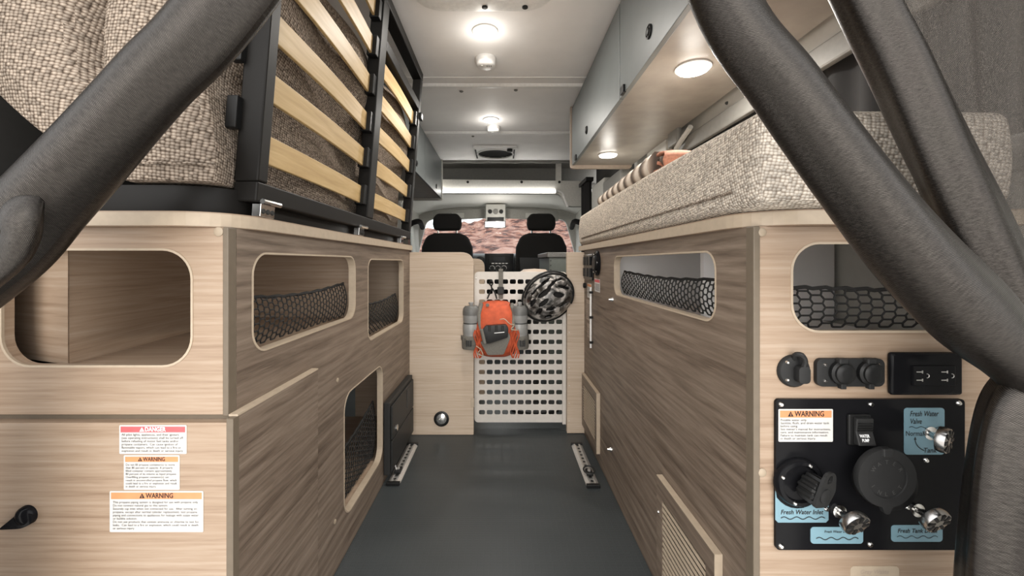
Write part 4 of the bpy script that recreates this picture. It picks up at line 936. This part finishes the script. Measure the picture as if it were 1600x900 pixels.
MB().box((x2, YR-0.0135, z2), (x3, YR-0.009, z3)).build('receptacle', 'black_gloss', t, bevel=0.001)
for px in (1420, 1458):
    for py in (577.5, 590):
        x, z = P(px, py); MB().box((x-0.002, YR-0.0139, z-0.0006), (x+0.007, YR-0.0134, z+0.0006)).build('contact_slot', 'zinc', t)
        MB().box((x+0.006, YR-0.0139, z-0.002), (x+0.0075, YR-0.0134, z+0.002)).build('contact_slot', 'zinc', t)
    x, z = P(px+14, 583.5); MB().tube([(x+0.003*math.cos(a), YR-0.0138, z+0.003*math.sin(a)) for a in [R(-100)+R(200)*k/8 for k in range(9)]], 0.0005, 4).build('ground_slot', 'zinc', t)

# ---- water panel
x0, z0 = P(1209, 856); x1, z1 = P(1502, 622)
YPn = YR-0.005
wp = thing('water_panel', 'black water service panel with light blue tags', 'panel', ((x0+x1)/2, YR, z0))
MB().plate(rrect(x0, z0, x1, z1, 0.006), [], onY(YPn), 0.005).build('back_plate', 'black_gloss', wp, bevel=0.0015)
for px, py in ((1216.5, 630), (1356, 630), (1492, 628), (1216.5, 849.5), (1355, 847), (1441, 716.5), (1412, 789), (1287, 792)):
    x, z = P(px, py); screw(x, YPn, z, 'y', wp, 0.0042)
def S(px, py): return FP(px, py, YPn)
xa, za = S(1216, 690); xb, zb = S(1301, 639)
sticker('water_label', 'white warning sticker with orange band on the black water panel', xa, za, xb, zb, YPn, 'WARNING', 'label_orange', 'ink',
 'Potable water only.\nSanitize, flush, and drain water tank\nbefore using.\nSee owner\'s manual for instructions,\ncare, and maintenance information.\nFailure to maintain tank can result\nin death or serious injury.', 0.0105)
# rocker switch
sx0, sz0 = S(1322, 694); sx1, sz1 = S(1357, 646)
t = thing('pump_switch', 'black rocker switch marked for the water pump', 'switch', ((sx0+sx1)/2, YPn, sz0))
MB().box((sx0, YPn-0.005, sz0), (sx1, YPn, sz1)).build('switch_frame', 'black_plastic', t, bevel=0.002)
MB().prism([(sx0+0.006, YPn-0.005, sz0+0.003), (sx0+0.006, YPn-0.016, sz0+0.004), (sx0+0.006, YPn-0.010, (sz0+sz1)/2), (sx0+0.006, YPn-0.012, sz1-0.004), (sx0+0.006, YPn-0.005, sz1-0.003)], (sx1-sx0-0.008, 0, 0)).build('rocker', 'dark_cap', t, bevel=0.0015)
text('WATER\nPUMP', lambda a, b_, d: Vector((a, YPn-0.0168+0.316*(b_-sz0-0.004), b_)), t, 'ink_white', w=0.0145, h=0.010, bold=0.02, anchor=(sx0+0.0095, sz0+0.0095), align='CENTER')
for k in range(4): MB().box((sx0+0.008, YPn-0.0128, sz0+0.024+k*0.0035), (sx1-0.004, YPn-0.0112, sz0+0.0252+k*0.0035)).build('grip_rib', 'black_plastic', t)
# blue tags
def wave_line(xa, xb, z, parent, amp=0.0018, n=3.5, mat='ink', r=0.0006):
    MB().tube([(xa+(xb-xa)*k/48, YPn-0.0014, z+amp*math.sin(2*math.pi*n*k/48)) for k in range(49)], r, 4).build('wave_line', mat, parent)
def tagplate(label, px0, py0, px1, py1, r=0.005, notch=None, name='water_tag'):
    xa, za = S(px0, py1); xb, zb = S(px1, py0)
    t = thing(name, label, 'label', ((xa+xb)/2, YPn, za))
    out = rrect(xa, za, xb, zb, r) if notch is None else notch
    MB().plate(out, [], onY(YPn-0.0008), 0.0007).build('tag_plate', 'label_blue', t)
    return t, xa, za, xb, zb
# inlet tag with the concave cut round the inlet
ix, iz = S(1246, 752)
xa, za = S(1211, 816); xb, zb = S(1294, 763)
pts = [(xa+0.004, za), (xb-0.004, za), (xb, za+0.004), (xb, zb+0.002)]
for k in range(13):
    a = R(-12) - R(160)*k/12; pts.append((ix+0.0385*math.cos(a), iz-0.002+0.0385*math.sin(a)))
pts += [(xa, zb+0.004), (xa, za+0.004)]
pts = [p for p in pts if p[0] >= xa-1e-6]
t, xa, za, xb, zb = tagplate('light blue Fresh Water Inlet tag below the round inlet', 1211, 763, 1294, 816, notch=pts)
text('Fresh Water Inlet', onY(YPn-0.0012), t, 'ink', w=(xb-xa)*0.80, h=0.0068, shear=0.2, bold=0.015, anchor=(xa+(xb-xa)*0.10, za+0.0125))
wave_line(xa+0.008, xb-0.006, za+0.007, t)
t, xa, za, xb, zb = tagplate('small light blue Fresh Water Drain tag at the panel bottom', 1266, 823, 1348, 849)
text('Fresh Water Drain', onY(YPn-0.0012), t, 'ink', w=(xb-xa)*0.50, h=0.0038, shear=0.2, bold=0.01, anchor=(xa+(xb-xa)*0.26, zb-0.0085))
wave_line(xa+0.008, xb-0.008, za+0.008, t)
t, xa, za, xb, zb = tagplate('light blue Fresh Tank Drain tag, lower right of the panel', 1392, 820, 1472, 846)
text('Fresh Tank Drain', onY(YPn-0.0012), t, 'ink', w=(xb-xa)*0.77, h=0.0065, shear=0.2, bold=0.015, anchor=(xa+(xb-xa)*0.12, zb-0.0115))
wave_line(xa+0.008, xb-0.008, za+0.0075, t, r=0.0004)
t, xa, za, xb, zb = tagplate('tall light blue Fresh Water Valve tag, upper right of the panel', 1412, 637, 1475, 710)
text('Fresh Water\nValve', onY(YPn-0.0012), t, 'ink', w=0.043, h=0.0195, shear=0.2, bold=0.012, anchor=(xa+0.0085, zb-0.0240))
wave_line(xa+0.007, xb-0.004, zb-0.0290, t, 0.0012, r=0.0004)
text('Normal', onY(YPn-0.0012), t, 'ink', w=0.0262, h=0.0075, bold=0.008, anchor=(xa+0.0022, zb-0.0420))
text('Tank', onY(YPn-0.0012), t, 'ink', w=0.0200, h=0.0075, shear=0.2, bold=0.008, anchor=(xa+0.0290, za+0.0030))
MB().tube([(xa+0.0420-0.0260*math.cos(a), YPn-0.0013, za+0.0230-0.0190*math.sin(a)) for a in [R(2)+R(58)*k/10 for k in range(11)]], 0.0006, 4).build('arrow_shaft', 'ink', t)
MB().plate([(xa+0.0140, za+0.0225), (xa+0.0180, za+0.0225), (xa+0.0160, za+0.0270)], [], onY(YPn-0.0014), 0.0002).build('arrow_head', 'ink', t)
# chrome knobs on stems
def knob(label, px, py, hx_, hz_, r, tilt, matd='chrome'):
    """stem rooted at pixel (px, py) on the panel, domed slotted handwheel at its end"""
    x, z = S(px, py); t = thing('valve_knob', label, 'knob', (x, YPn, z-0.01))
    a = Vector((x, YPn, z)); b_ = Vector((hx_, YPn-0.035, hz_)); d = (b_-a).normalized()
    MB().lathe([(0.010, 0), (0.010, -0.003), (0.006, -0.004)], (x, YPn, z), 'y', 16).build('flange', 'chrome', t, smooth=True)
    MB().tube([a, a+(b_-a)*0.55, b_], [0.0045, 0.0055, 0.006], 12).build('stem', matd, t, smooth=True)
    ax = Vector(tilt).normalized(); q = Vector((0, -1, 0)).rotation_difference(ax).to_matrix().to_4x4(); M_ = Matrix.Translation(b_) @ q
    mb = MB(); mb.lathe([(r*0.5, 0.004), (r*0.95, 0.001), (r, -0.004), (r*0.94, -0.009), (r*0.6, -0.010), (r*0.2, -0.0100)], (0, 0, 0), 'y', 32)
    mb.v = [M_ @ v for v in mb.v]; hw = mb.build('handwheel', 'knob_metal', t, smooth=True)
    for k in range(8):
        an = k*math.pi/4; mb = MB(); mb.box((r*0.36, -0.0106, -r*0.12), (r*0.86, -0.0070, r*0.12)); rm = Matrix.Rotation(an, 4, 'Y')
        mb.v = [M_ @ (rm @ v) for v in mb.v]; mb.build('finger_slot', 'black_plastic', hw)
kx1, kz1 = S(1466, 686)
knob('chrome valve knob over the tall Fresh Water Valve tag', 1452, 676, *FP(1468, 685, YPn-0.035), 0.0185, (0.55, -1, -0.1))
knob('chrome drain knob above the small Fresh Water Drain tag', 1310, 798, *FP(1331, 812, YPn-0.035), 0.0195, (0.12, -0.85, -0.38))
knob('chrome drain knob above the Fresh Tank Drain tag', 1432, 796, *FP(1456, 808, YPn-0.035), 0.0195, (0.12, -0.85, -0.38))
# fresh water inlet with ribbed plug and strap
t = thing('water_inlet', 'round black water inlet with ribbed plug and strap', 'water inlet', (ix, YPn, iz-0.035))
MB().lathe([(0.0365, 0), (0.0365, -0.004), (0.033, -0.009), (0.028, -0.009), (0.026, -0.004)], (ix, YPn, iz), 'y', 36).build('flange', 'black_gloss', t, smooth=True)
for a in (R(65), R(250), R(160)): screw(ix+0.030*math.cos(a), YPn-0.008, iz+0.030*math.sin(a), 'y', t, 0.0032)
pxn, pzn = FP(1262, 752, YPn-0.02)
M_ = Matrix.Translation(Vector((ix+0.006, YPn-0.006, iz))) @ Vector((0, -1, 0)).rotation_difference(Vector((0.42, -1, -0.18)).normalized()).to_matrix().to_4x4()
mb = MB(); n = 60; prof2 = [(0.017, 0.0), (0.0185, -0.004), (0.0185, -0.020), (0.015, -0.023)]; rings = []
for r_, t_ in prof2:
    rings.append([Vector(((r_+0.0018*(1 if math.sin(10*2*math.pi*k/n) > 0 else -1))*math.cos(2*math.pi*k/n), t_, (r_+0.0018*(1 if math.sin(10*2*math.pi*k/n) > 0 else -1))*math.sin(2*math.pi*k/n))) for k in range(n)])
mb.add([M_ @ q for g in rings for q in g], [(i*n+k, i*n+(k+1) % n, (i+1)*n+(k+1) % n, (i+1)*n+k) for i in range(3) for k in range(n)] + [tuple(range(n)), tuple(range(3*n, 4*n))])
mb.build('ribbed_plug', 'black_plastic', t, smooth=True, angle=30)
mb = MB(); out = []
for k in range(17):
    a = R(20)+R(180)*k/16; out.append((0.006+0.020*math.cos(a), 0.026*math.sin(a)+0.006))
out = rpoly([(-0.020, -0.014), (0.012, -0.022), (0.026, 0.000), (0.020, 0.030), (0.004, 0.036), (-0.006, 0.030), (-0.012, 0.012)], [0.006, 0.004, 0.006, 0.010, 0.010, 0.008, 0.006])
hole = rpoly([(0.000, 0.018), (0.013, 0.017), (0.012, 0.029), (0.004, 0.030)], 0.004)
mb.plate(out, [hole], lambda a, b_, d: M_ @ Vector((a, -0.0235-d, b_)), 0.004); mb.build('strap', 'dark_cap', t, bevel=0.0012)
mb = MB(); mb.lathe([(0.0105, -0.0275), (0.0105, -0.0290), (0.009, -0.0295)], (0, 0, 0), 'y', 24); mb.v = [M_ @ v for v in mb.v]; mb.build('strap_button', 'dark_cap', t, smooth=True)
# large round hinged cap with embossed lettering
cxx, czz = S(1380, 747); YCp = YPn-0.030
t = thing('city_water_cap', 'large round dark cap with embossed ring of letters in the panel centre', 'cap', (cxx, YPn, czz-0.04))
bx_, bz_ = S(1370, 746)
MB().lathe([(0.040, 0), (0.040, -0.010), (0.036, -0.024)], (bx_+0.002, YPn, bz_), 'y', 40).build('cap_base', 'black_plastic', t, smooth=True)
x, z = FP(1384, 746, YCp)
lid = MB().lathe([(0.0415, 0.006), (0.0425, 0.0), (0.0415, -0.003), (0.0285, -0.003), (0.028, -0.0015), (0.005, -0.0015)], (x, YCp, z), 'y', 44).build('cap_lid', 'dark_cap', t, smooth=True)
MB().box((x-0.0075, YCp-0.005, z+0.030), (x+0.0075, YCp+0.006, z+0.0425)).build('hinge_tab', 'dark_cap', lid, bevel=0.002)
MB().plate(rpoly([(x-0.009, z-0.038), (x+0.009, z-0.038), (x+0.003, z-0.051), (x-0.003, z-0.051)], 0.002), [], onY(YCp-0.003), 0.008).build('thumb_tab', 'dark_cap', lid)
for k, ch in enumerate('GRAVITY'):
    a = R(150 - k*20)
    fn = lambda u, v, d, a=a: Vector((x + 0.0215*math.cos(a) + (u-0.0025)*math.sin(a) + v*math.cos(a), YCp-0.0022, z + 0.0215*math.sin(a) - (u-0.0025)*math.cos(a) + v*math.sin(a)))
    pass
for k, (ch, a) in enumerate([('C', 148), ('I', 118), ('T', 90), ('Y', 40)]): pass
for word, a0, a1, flip in (('WATER', 150, 30, False), ('INLET', 215, 325, True)):
    for k, ch in enumerate(word):
        a = R(a0 + (a1-a0)*k/(len(word)-1))
        if not flip: fn = lambda u, v, d, a=a: Vector((x + (0.020+v)*math.cos(a) + (u-0.0025)*math.sin(a), YCp-0.0020, z + (0.020+v)*math.sin(a) - (u-0.0025)*math.cos(a)))
        else: fn = lambda u, v, d, a=a: Vector((x + (0.0255-v)*math.cos(a) - (u-0.0025)*math.sin(a), YCp-0.0020, z + (0.0255-v)*math.sin(a) + (u-0.0025)*math.cos(a)))
        text(ch, fn, lid, 'emboss', h=0.0055, name='embossed_letter')
# grey waste tag at the bottom edge
xa, za = P(1328, 912); xb, zb = P(1404, 884)
t = thing('waste_tag', 'beige Gray Waste tag below the black water panel', 'label', ((xa+xb)/2, YR, za))
MB().plate(rrect(xa, za, xb, zb, 0.006), [], onY(YR-0.0009), 0.0008).build('tag_plate', 'edge_band', t)
text('Gray Waste\nTank Drain', onY(YR-0.0013), t, 'label_grey', w=0.043, h=0.0155, shear=0.2, bold=0.012, align='CENTER', anchor=(xa+0.015, zb-0.0205))

# ------------------------------------------------------------------ right mattress and blanket
rm = thing('mattress', 'made-up mattress in coarse beige weave on the right worktop', 'mattress', (0.57, 1.26, zc1))
def rmat(u, v, w_):
    x = 0.368 + (VR-0.10-0.368)*u; z = zc1+0.001 + 0.143*v; y = 0.585 + 1.36*w_
    x -= 0.008*math.sin(math.pi*v)*(1-u); y -= 0.008*math.sin(math.pi*v)*(1-w_)
    z += 0.006*math.sin(math.pi*w_)*v + 0.004*math.sin(y*9)*v*u
    return Vector((x, y, z))
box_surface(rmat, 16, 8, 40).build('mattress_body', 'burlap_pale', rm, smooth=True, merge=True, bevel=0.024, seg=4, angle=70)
pp = [rmat(0, 0.22, k/40)+Vector((-0.0005, 0, 0)) for k in range(2, 39)]
MB().tube(pp, 0.0025, 6).build('piping', 'burlap', rm, smooth=True)
bl = thing('folded_blanket', 'folded striped tan and rust blanket lying on the right mattress', 'blanket', (0.5, 1.35, H+0.225))
def blk(u, v, w_):
    x = 0.392 + 0.24*u + 0.02*(2*v-1)**2*(1-u); y = 1.11 + 0.58*w_; z = H+0.2255 + (0.074-0.020*w_)*v
    x += 0.0015*math.sin(y*85)*(1-u)*(0.4+v); z += 0.0010*math.sin(y*85+1)*v
    return Vector((x, y, z))
box_surface(blk, 10, 6, 180).build('striped_layers', 'striped_blanket', bl, smooth=True, merge=True, angle=80)
for k, (r_, mat_) in enumerate(((0.034, 'rust_blanket'), (0.024, 'striped_blanket'), (0.015, 'rust_blanket'))):
    prof = [(1.155-0.01*k + 0.12*(1-t), H+0.233+r_*0.0 + 0.0, t) for t in (0,)]
    mb = MB(); n = 18; path = [(1.22, H+0.2275+0.006*k+2*r_*0.86)]
    for i in range(n+1):
        a = R(90)+R(180)*i/n; path.append((1.09+0.004*k+r_*1.5*math.cos(a), H+0.229+0.005*k+r_*0.95+r_*0.95*math.sin(a)))
    if k == 2: path.append((1.13, H+0.24))
    mb.grid(lambda u, v: Vector((0.415+0.21*v + 0.006*math.sin(u*9+k), path[min(int(round(u*(len(path)-1))), len(path)-1)][0], path[min(int(round(u*(len(path)-1))), len(path)-1)][1]+0.003*math.sin(v*8+k))), len(path)-1, 8)
    o = mb.build('end_fold', mat_, bl, smooth=True, angle=80); s_ = o.modifiers.new('thick', 'SOLIDIFY'); s_.thickness = 0.006

# ------------------------------------------------------------------ overhead cabinets and their lights
XU, zu0 = 0.40, H+0.560
uc = thing('overhead_cabinet', 'long dark grey overhead cabinet on the right with two downlights', 'overhead cabinet', (0.6, 1.4, zu0))
MB().box((XU+0.016, 0.60, zu0), (VR-0.085, 2.355, zu0+0.014)).build('bottom_board', 'cabinet_under', uc)
MB().box((XU+0.016, 0.60, zu0+0.014), (VR-0.085, 2.355, CEIL-0.002)).build('carcass', 'cabinet_grey', uc)
for y0, y1, ly in ((0.60, 1.395, 1.113), (1.401, 2.353, 1.94)):
    d = MB().box((XU, y0, zu0-0.003), (XU+0.0155, y1, CEIL-0.012)).build('door', 'cabinet_grey', uc, bevel=0.0015)
    zc_ = H+0.627
    MB().lathe([(0.019, 0), (0.019, -0.004), (0.015, -0.006), (0.013, -0.003)], (XU, ly, zc_), 'x', 24).build('push_latch', 'black_plastic', d, smooth=True)
    MB().lathe([(0.010, -0.002), (0.010, -0.007), (0.008, -0.008)], (XU, ly, zc_), 'x', 16).build('latch_button', 'dark_cap', d, smooth=True)
for y in (1.35, 2.22): MB().box((XU-0.008, y-0.016, zu0-0.005), (XU+0.004, y+0.016, zu0+0.022)).build('hinge_bracket', 'black_plastic', uc, bevel=0.002)
MB().plate(rpoly([(XU-0.008, zu0-0.020), (VR-0.085, zu0-0.020), (VR-0.085, CEIL-0.001), (XU-0.008, CEIL-0.001)], [0.02, 0.02, 0, 0]), [], onY(2.357), 0.018).build('end_panel', 'cabinet_grey', uc)
MB().plate(rpoly([(XU-0.0085, zu0-0.0205), (VR-0.085, zu0-0.0205), (VR-0.085, zu0+0.0), (XU+0.008, zu0+0.0), (XU+0.001, CEIL-0.002), (XU-0.0085, CEIL-0.002)], [0.02, 0.02, 0, 0, 0, 0]), [], onY(2.3555), 0.0205).build('edge_band', 'label_grey', uc)
def lamp(name, label, x, y, z, r, power, group=None, beam=9.0):
    t = thing(name, label, 'light', (x, y, z-0.012), group)
    MB().lathe([(r*1.12, 0), (r*1.12, -0.004), (r*0.98, -0.007)], (x, y, z), 'z', 30).build('bezel', 'white_plastic', t, smooth=True)
    MB().lathe([(r*0.97, -0.006), (r*0.95, -0.010), (r*0.6, -0.0125), (r*0.2, -0.013)], (x, y, z), 'z', 30).build('diffuser', 'lamp_glow', t, smooth=True)
    ld = bpy.data.lights.new('lamp_light', 'POINT'); ld.shadow_soft_size = r*0.7; ld.energy = power; ld.color = (1.0, 0.95, 0.87)
    lo = bpy.data.objects.new('lamp_light', ld); C.objects.link(lo); lo.parent = t; lo.location = (0, 0, -0.075)
    la = bpy.data.lights.new('lamp_beam', 'AREA'); la.shape = 'DISK'; la.size = r*1.7; la.energy = power*beam; la.color = (1.0, 0.95, 0.88)
    lb_ = bpy.data.objects.new('lamp_beam', la); C.objects.link(lb_); lb_.parent = t; lb_.location = (0, 0, -0.006)
    return t
def under(px, py, h): 
    Y = FPX*h/(VY-py); return (px-VX)*Y/FPX, Y
for px, py, lb in ((1083, 105, 'round downlight under the overhead cabinet, nearer the rear'), (950, 241, 'round downlight under the overhead cabinet, by its far end')):
    x, y = under(px, py, 0.56); lamp('downlight', lb, x, y, zu0-0.0005, 0.044, 0.4, 'downlights under the overhead cabinet')
lu = thing('overhead_cabinet', 'short grey overhead cabinet far left beyond the slatted frame', 'overhead cabinet', (-0.72, 2.8, zu0))
MB().box((VL+0.005, 2.05, zu0), (-0.546, 3.565, zu0+0.014)).build('bottom_board', 'cabinet_under', lu)
MB().box((VL+0.005, 2.05, zu0+0.014), (-0.546, 3.565, CEIL-0.002)).build('carcass', 'cabinet_grey', lu)
for y0, y1 in ((2.05, 2.80), (2.806, 3.56)):
    d = MB().box((-0.545, y0, zu0-0.003), (-0.530, y1, CEIL-0.012)).build('door', 'cabinet_grey', lu, bevel=0.0015)
    MB().lathe([(0.019, 0), (0.019, 0.004), (0.014, 0.007)], (-0.530, (y0+y1)/2+0.1, H+0.61), 'x', 20).build('push_latch', 'black_plastic', d, smooth=True)
MB().plate(rpoly([(VL+0.005, zu0-0.020), (-0.522, zu0-0.020), (-0.522, CEIL-0.001), (VL+0.005, CEIL-0.001)], [0.02, 0.02, 0, 0]), [], onY(3.567), 0.018).build('end_panel', 'pillar_grey', lu)

# ------------------------------------------------------------------ ceiling fittings
for px, py, lb in ((758, 49, 'round ceiling light nearest the rear'), (767, 187, 'round ceiling light nearer the cab')):
    x, y = under(px, py, 0.895); lamp('ceiling_light', lb, x, y, CEIL-0.0005, 0.044, 0.5, 'round ceiling lights')
def detector(px, py, r, label):
    x, y = under(px, py, 0.875); t = thing('smoke_detector', label, 'detector', (x, y, CEIL-0.04))
    MB().lathe([(r, -0.0005), (r, -0.014), (r*0.94, -0.018), (r*0.90, -0.030), (r*0.78, -0.036), (r*0.2, -0.037)], (x, y, CEIL), 'z', 32).build('housing', 'white_plastic', t, smooth=True, angle=50)
    for k in range(3): MB().box((x+0.004+k*0.009, y-r*0.25, CEIL-0.0385), (x+0.008+k*0.009, y-r*0.05, CEIL-0.0365)).build('grille_slot', 'van_grey', t)
    MB().lathe([(0.006, -0.036), (0.005, -0.039)], (x-0.016, y-0.01, CEIL), 'z', 12).build('test_button', 'van_white', t)
detector(759, 99, 0.046, 'round white smoke detector between ceiling light and first joint strip')
detector(771, 203, 0.044, 'round white detector on the ceiling near the vent hatch')
def cscrew(px, py):
    x, y = under(px, py, 0.895); MB().lathe([(0.010, 0), (0.010, -0.003), (0.006, -0.006)], (x, y, CEIL), 'z', 12).build('ceiling_screw', 'van_grey', ce)
for p in ((721, 143), (806, 141), (739, 213)): cscrew(*p)
# vent hatch
x0, y0 = under(741, 245, 0.897); x1, y1 = under(805, 223, 0.897); y0, y1 = 3.16, 3.50
x0, x1 = FP(743, 0, 3.33)[0], FP(805, 0, 3.33)[0]
vh = thing('vent_hatch', 'square white ceiling vent with round black fan mesh', 'vent', ((x0+x1)/2, 3.33, CEIL-0.03))
cxv, cyv = (x0+x1)/2, 3.33
MB().plate(rrect(x0-0.012, 3.14, x1+0.012, 3.52, 0.015), [circ(cxv, cyv, 0.145, 36)], onZ(CEIL-0.016), 0.0155).build('hatch_frame', 'white_plastic', vh, bevel=0.003)
MB().lathe([(0.144, 0), (0.144, -0.004)], (cxv, cyv, CEIL-0.002), 'z', 36).build('fan_mesh', 'charcoal', vh)
mb = MB()
for k in range(-6, 7):
    hwid = math.sqrt(max(0, 0.142**2-(k*0.022)**2)); mb.tube([(cxv-hwid, cyv+k*0.022, CEIL-0.010), (cxv+hwid, cyv+k*0.022, CEIL-0.010)], 0.002, 4)
mb.build('fan_grille', 'black_plastic', vh)
MB().tube([(cxv+0.145*math.cos(a), cyv+0.145*math.sin(a), CEIL-0.017) for a in [k*math.pi/18 for k in range(36)]], 0.007, 6, True).build('fan_ring', 'white_plastic', vh, smooth=True)
for px in (744, 803):
    MB().box((FP(px, 0, 3.3)[0]-0.006, 3.20, CEIL-0.020), (FP(px, 0, 3.3)[0]+0.006, 3.46, CEIL-0.016)).build('side_slot', 'charcoal', vh)
MB().lathe([(0.022, -0.016), (0.022, -0.034), (0.014, -0.038)], (cxv+0.115, 3.19, CEIL), 'z', 16).build('crank_knob', 'black_plastic', vh, smooth=True)
# skylight surround at the top of the picture
sk = thing('skylight_surround', 'white rounded skylight surround at the ceiling near the rear', 'skylight', (-0.07, 1.2, CEIL-0.02))
MB().plate(rrect(-0.30, 0.92, 0.17, 1.435, 0.10, 8), [rrect(-0.235, 0.98, 0.105, 1.37, 0.06, 8)], onZ(CEIL-0.020), 0.0195).build('surround', 'white_plastic', sk, bevel=0.006, seg=3)
MB().box((-0.24, 0.97, CEIL-0.006), (0.11, 1.38, CEIL-0.001)).build('skylight_screen', 'white_panel', sk)
for px in (757, 821):
    x, y = under(px, 4, 0.875); MB().lathe([(0.010, -0.020), (0.010, -0.024), (0.006, -0.026)], (x, 1.405, CEIL), 'z', 14).build('screw', 'charcoal', sk)

# ------------------------------------------------------------------ curtains tied back at the rear opening
def swept(path, n_around=40, steps=70, pleat=0.10, lobes=5, seed=0):
    """path: (x, y, z, rx, ry) keys -> pleated cloth bundle"""
    P_ = smooth_path(path, steps); mb = MB(); uv = []; s = 0; prev = None
    for i, k in enumerate(P_):
        p = Vector(k[:3]); d = Vector(P_[min(i+1, steps)][:3]) - Vector(P_[max(i-1, 0)][:3]); d.normalize()
        if prev is not None: s += (p-prev).length
        prev = p
        a = d.cross(Vector((0, 1, 0))).normalized(); b_ = a.cross(d).normalized()
        for j in range(n_around+1):
            t = 2*math.pi*j/n_around
            f = 1 + pleat*math.sin(lobes*t + seed + 0.9*math.sin(s*4+seed)) + 0.04*math.sin(2*t + s*11 + seed)
            mb.v.append(p + a*math.cos(t)*k[3]*f + b_*math.sin(t)*k[4]*f); uv.append((s, t*0.035))
    for i in range(steps):
        for j in range(n_around): q = i*(n_around+1)+j; mb.f.append((q, q+1, q+n_around+2, q+n_around+1))
    mb.uv = uv; return mb
def c5(px, py, Y, r, ry): x, z = FP(px, py, Y); return (x, Y, z, r*Y/FPX, ry*Y/FPX)
cl = thing('curtain', 'dark woven curtain swept aside on the left of the rear opening', 'curtain', (-0.68, 0.5, 0))
YC = 0.50
lp = [(-0.02, YC, CEIL-0.03, 0.055, 0.03), (-0.17, YC, H+0.57, 0.050, 0.032), c5(345, 5, YC, 57, 42), c5(236, 124, YC, 57, 44), c5(137, 236, YC, 60, 46), c5(66, 312, YC, 62, 46), c5(2, 378, YC, 66, 46), (-0.685, YC, H-0.045, 0.042, 0.036), (-0.72, YC, H-0.10, 0.03, 0.03)]
swept(lp, pleat=0.085, lobes=3, seed=0.6).build('inner_fold', 'curtain', cl, smooth=True, angle=80, merge=False)
lp2 = [c5(70, 290, YC-0.02, 3, 3), c5(38, 330, YC-0.035, 26, 20), c5(34, 372, YC-0.035, 24, 20), c5(5, 410, YC-0.03, 26, 20), (-0.67, YC-0.02, H-0.06, 0.022, 0.02)]
swept(lp2, pleat=0.05, lobes=3, seed=2.0, steps=40).build('small_fold', 'curtain', cl, smooth=True, angle=80)
MB().lathe([(0.040, -0.02), (0.044, 0), (0.040, 0.02)], (-0.72, YC, H-0.11), 'z', 20).build('tie_band', 'curtain', cl, smooth=True)
lp3 = [(-0.72, YC, H-0.11, 0.035, 0.03), (-0.74, YC, H-0.3, 0.06, 0.04), (-0.76, YC, 0.05, 0.075, 0.05)]
swept(lp3, pleat=0.12, lobes=6, seed=1.0).build('hanging_tail', 'curtain', cl, smooth=True, angle=80)
cr = thing('curtain', 'dark sheer curtain tied back on the right of the rear opening', 'curtain', (0.64, 0.5, 0))
YA = 0.47
rp = [(0.07, YA, CEIL-0.03, 0.05, 0.03), (0.18, YA, H+0.52, 0.042, 0.030), c5(1135, 0, YA, 46, 38), c5(1229, 134, YA, 49, 40), c5(1329, 270, YA, 55, 42), c5(1428, 394, YA, 62, 46), c5(1522, 492, YA, 62, 46), c5(1590, 560, YA, 44, 40), (0.635, YA, H-0.15, 0.03, 0.03)]
swept(rp, pleat=0.085, lobes=3, seed=1.4).build('inner_fold', 'curtain', cr, smooth=True, angle=80)
YBq = 0.52
rp2 = [(0.30, YBq, CEIL-0.03, 0.05, 0.025), (0.40, YBq, H+0.5, 0.045, 0.028), c5(1352, -6, YBq, 38, 34), c5(1404, 100, YBq, 40, 34), c5(1470, 240, YBq, 44, 34), c5(1525, 350, YBq, 44, 34), c5(1570, 450, YBq, 40, 34), c5(1600, 540, YBq, 36, 34), (0.66, YBq, H-0.14, 0.03, 0.03)]
swept(rp2, pleat=0.06, lobes=5, seed=3.1).build('second_fold', 'curtain', cr, smooth=True, angle=80)
def sheer(u, v):
    """v: top -> tie, u: second fold -> wall side"""
    xt = 0.36 + 0.46*u; zt = CEIL-0.03; xe, ze = 0.665+0.03*u, H-0.15
    k = v**(1.0+0.5*u); x = xt + (xe-xt)*v**(1.6+2.2*u); z = zt + (ze-zt)*v
    return Vector((x, 0.545 + 0.012*math.sin(u*34)*(1-0.7*v), z))
mb = MB(); mb.grid(sheer, 100, 40); mb.uv = [(p.x*1.0, p.z) for p in mb.v]
mb.build('sheer_panel', 'curtain_sheer', cr, smooth=True, angle=80)
MB().lathe([(0.040, -0.016), (0.046, 0), (0.040, 0.016)], (0.640, 0.48, H-0.150), 'z', 20).build('tie_band', 'curtain', cr, smooth=True)
rp3 = [(0.640, 0.48, H-0.13, 0.036, 0.032), (0.632, 0.48, H-0.19, 0.062, 0.040), (0.622, 0.48, H-0.35, 0.068, 0.045), (0.622, 0.48, 0.20, 0.075, 0.05), (0.63, 0.48, 0.02, 0.08, 0.05)]
swept(rp3, pleat=0.10, lobes=6, seed=0.3).build('hanging_tail', 'curtain', cr, smooth=True, angle=80)
rail = thing('curtain_rail', 'black curtain rail along the rear ceiling edge', 'rail', (0, 0.5, CEIL-0.03))
MB().box((VL, 0.49, CEIL-0.022), (VR, 0.515, CEIL)).build('rail_bar', 'black_metal', rail)
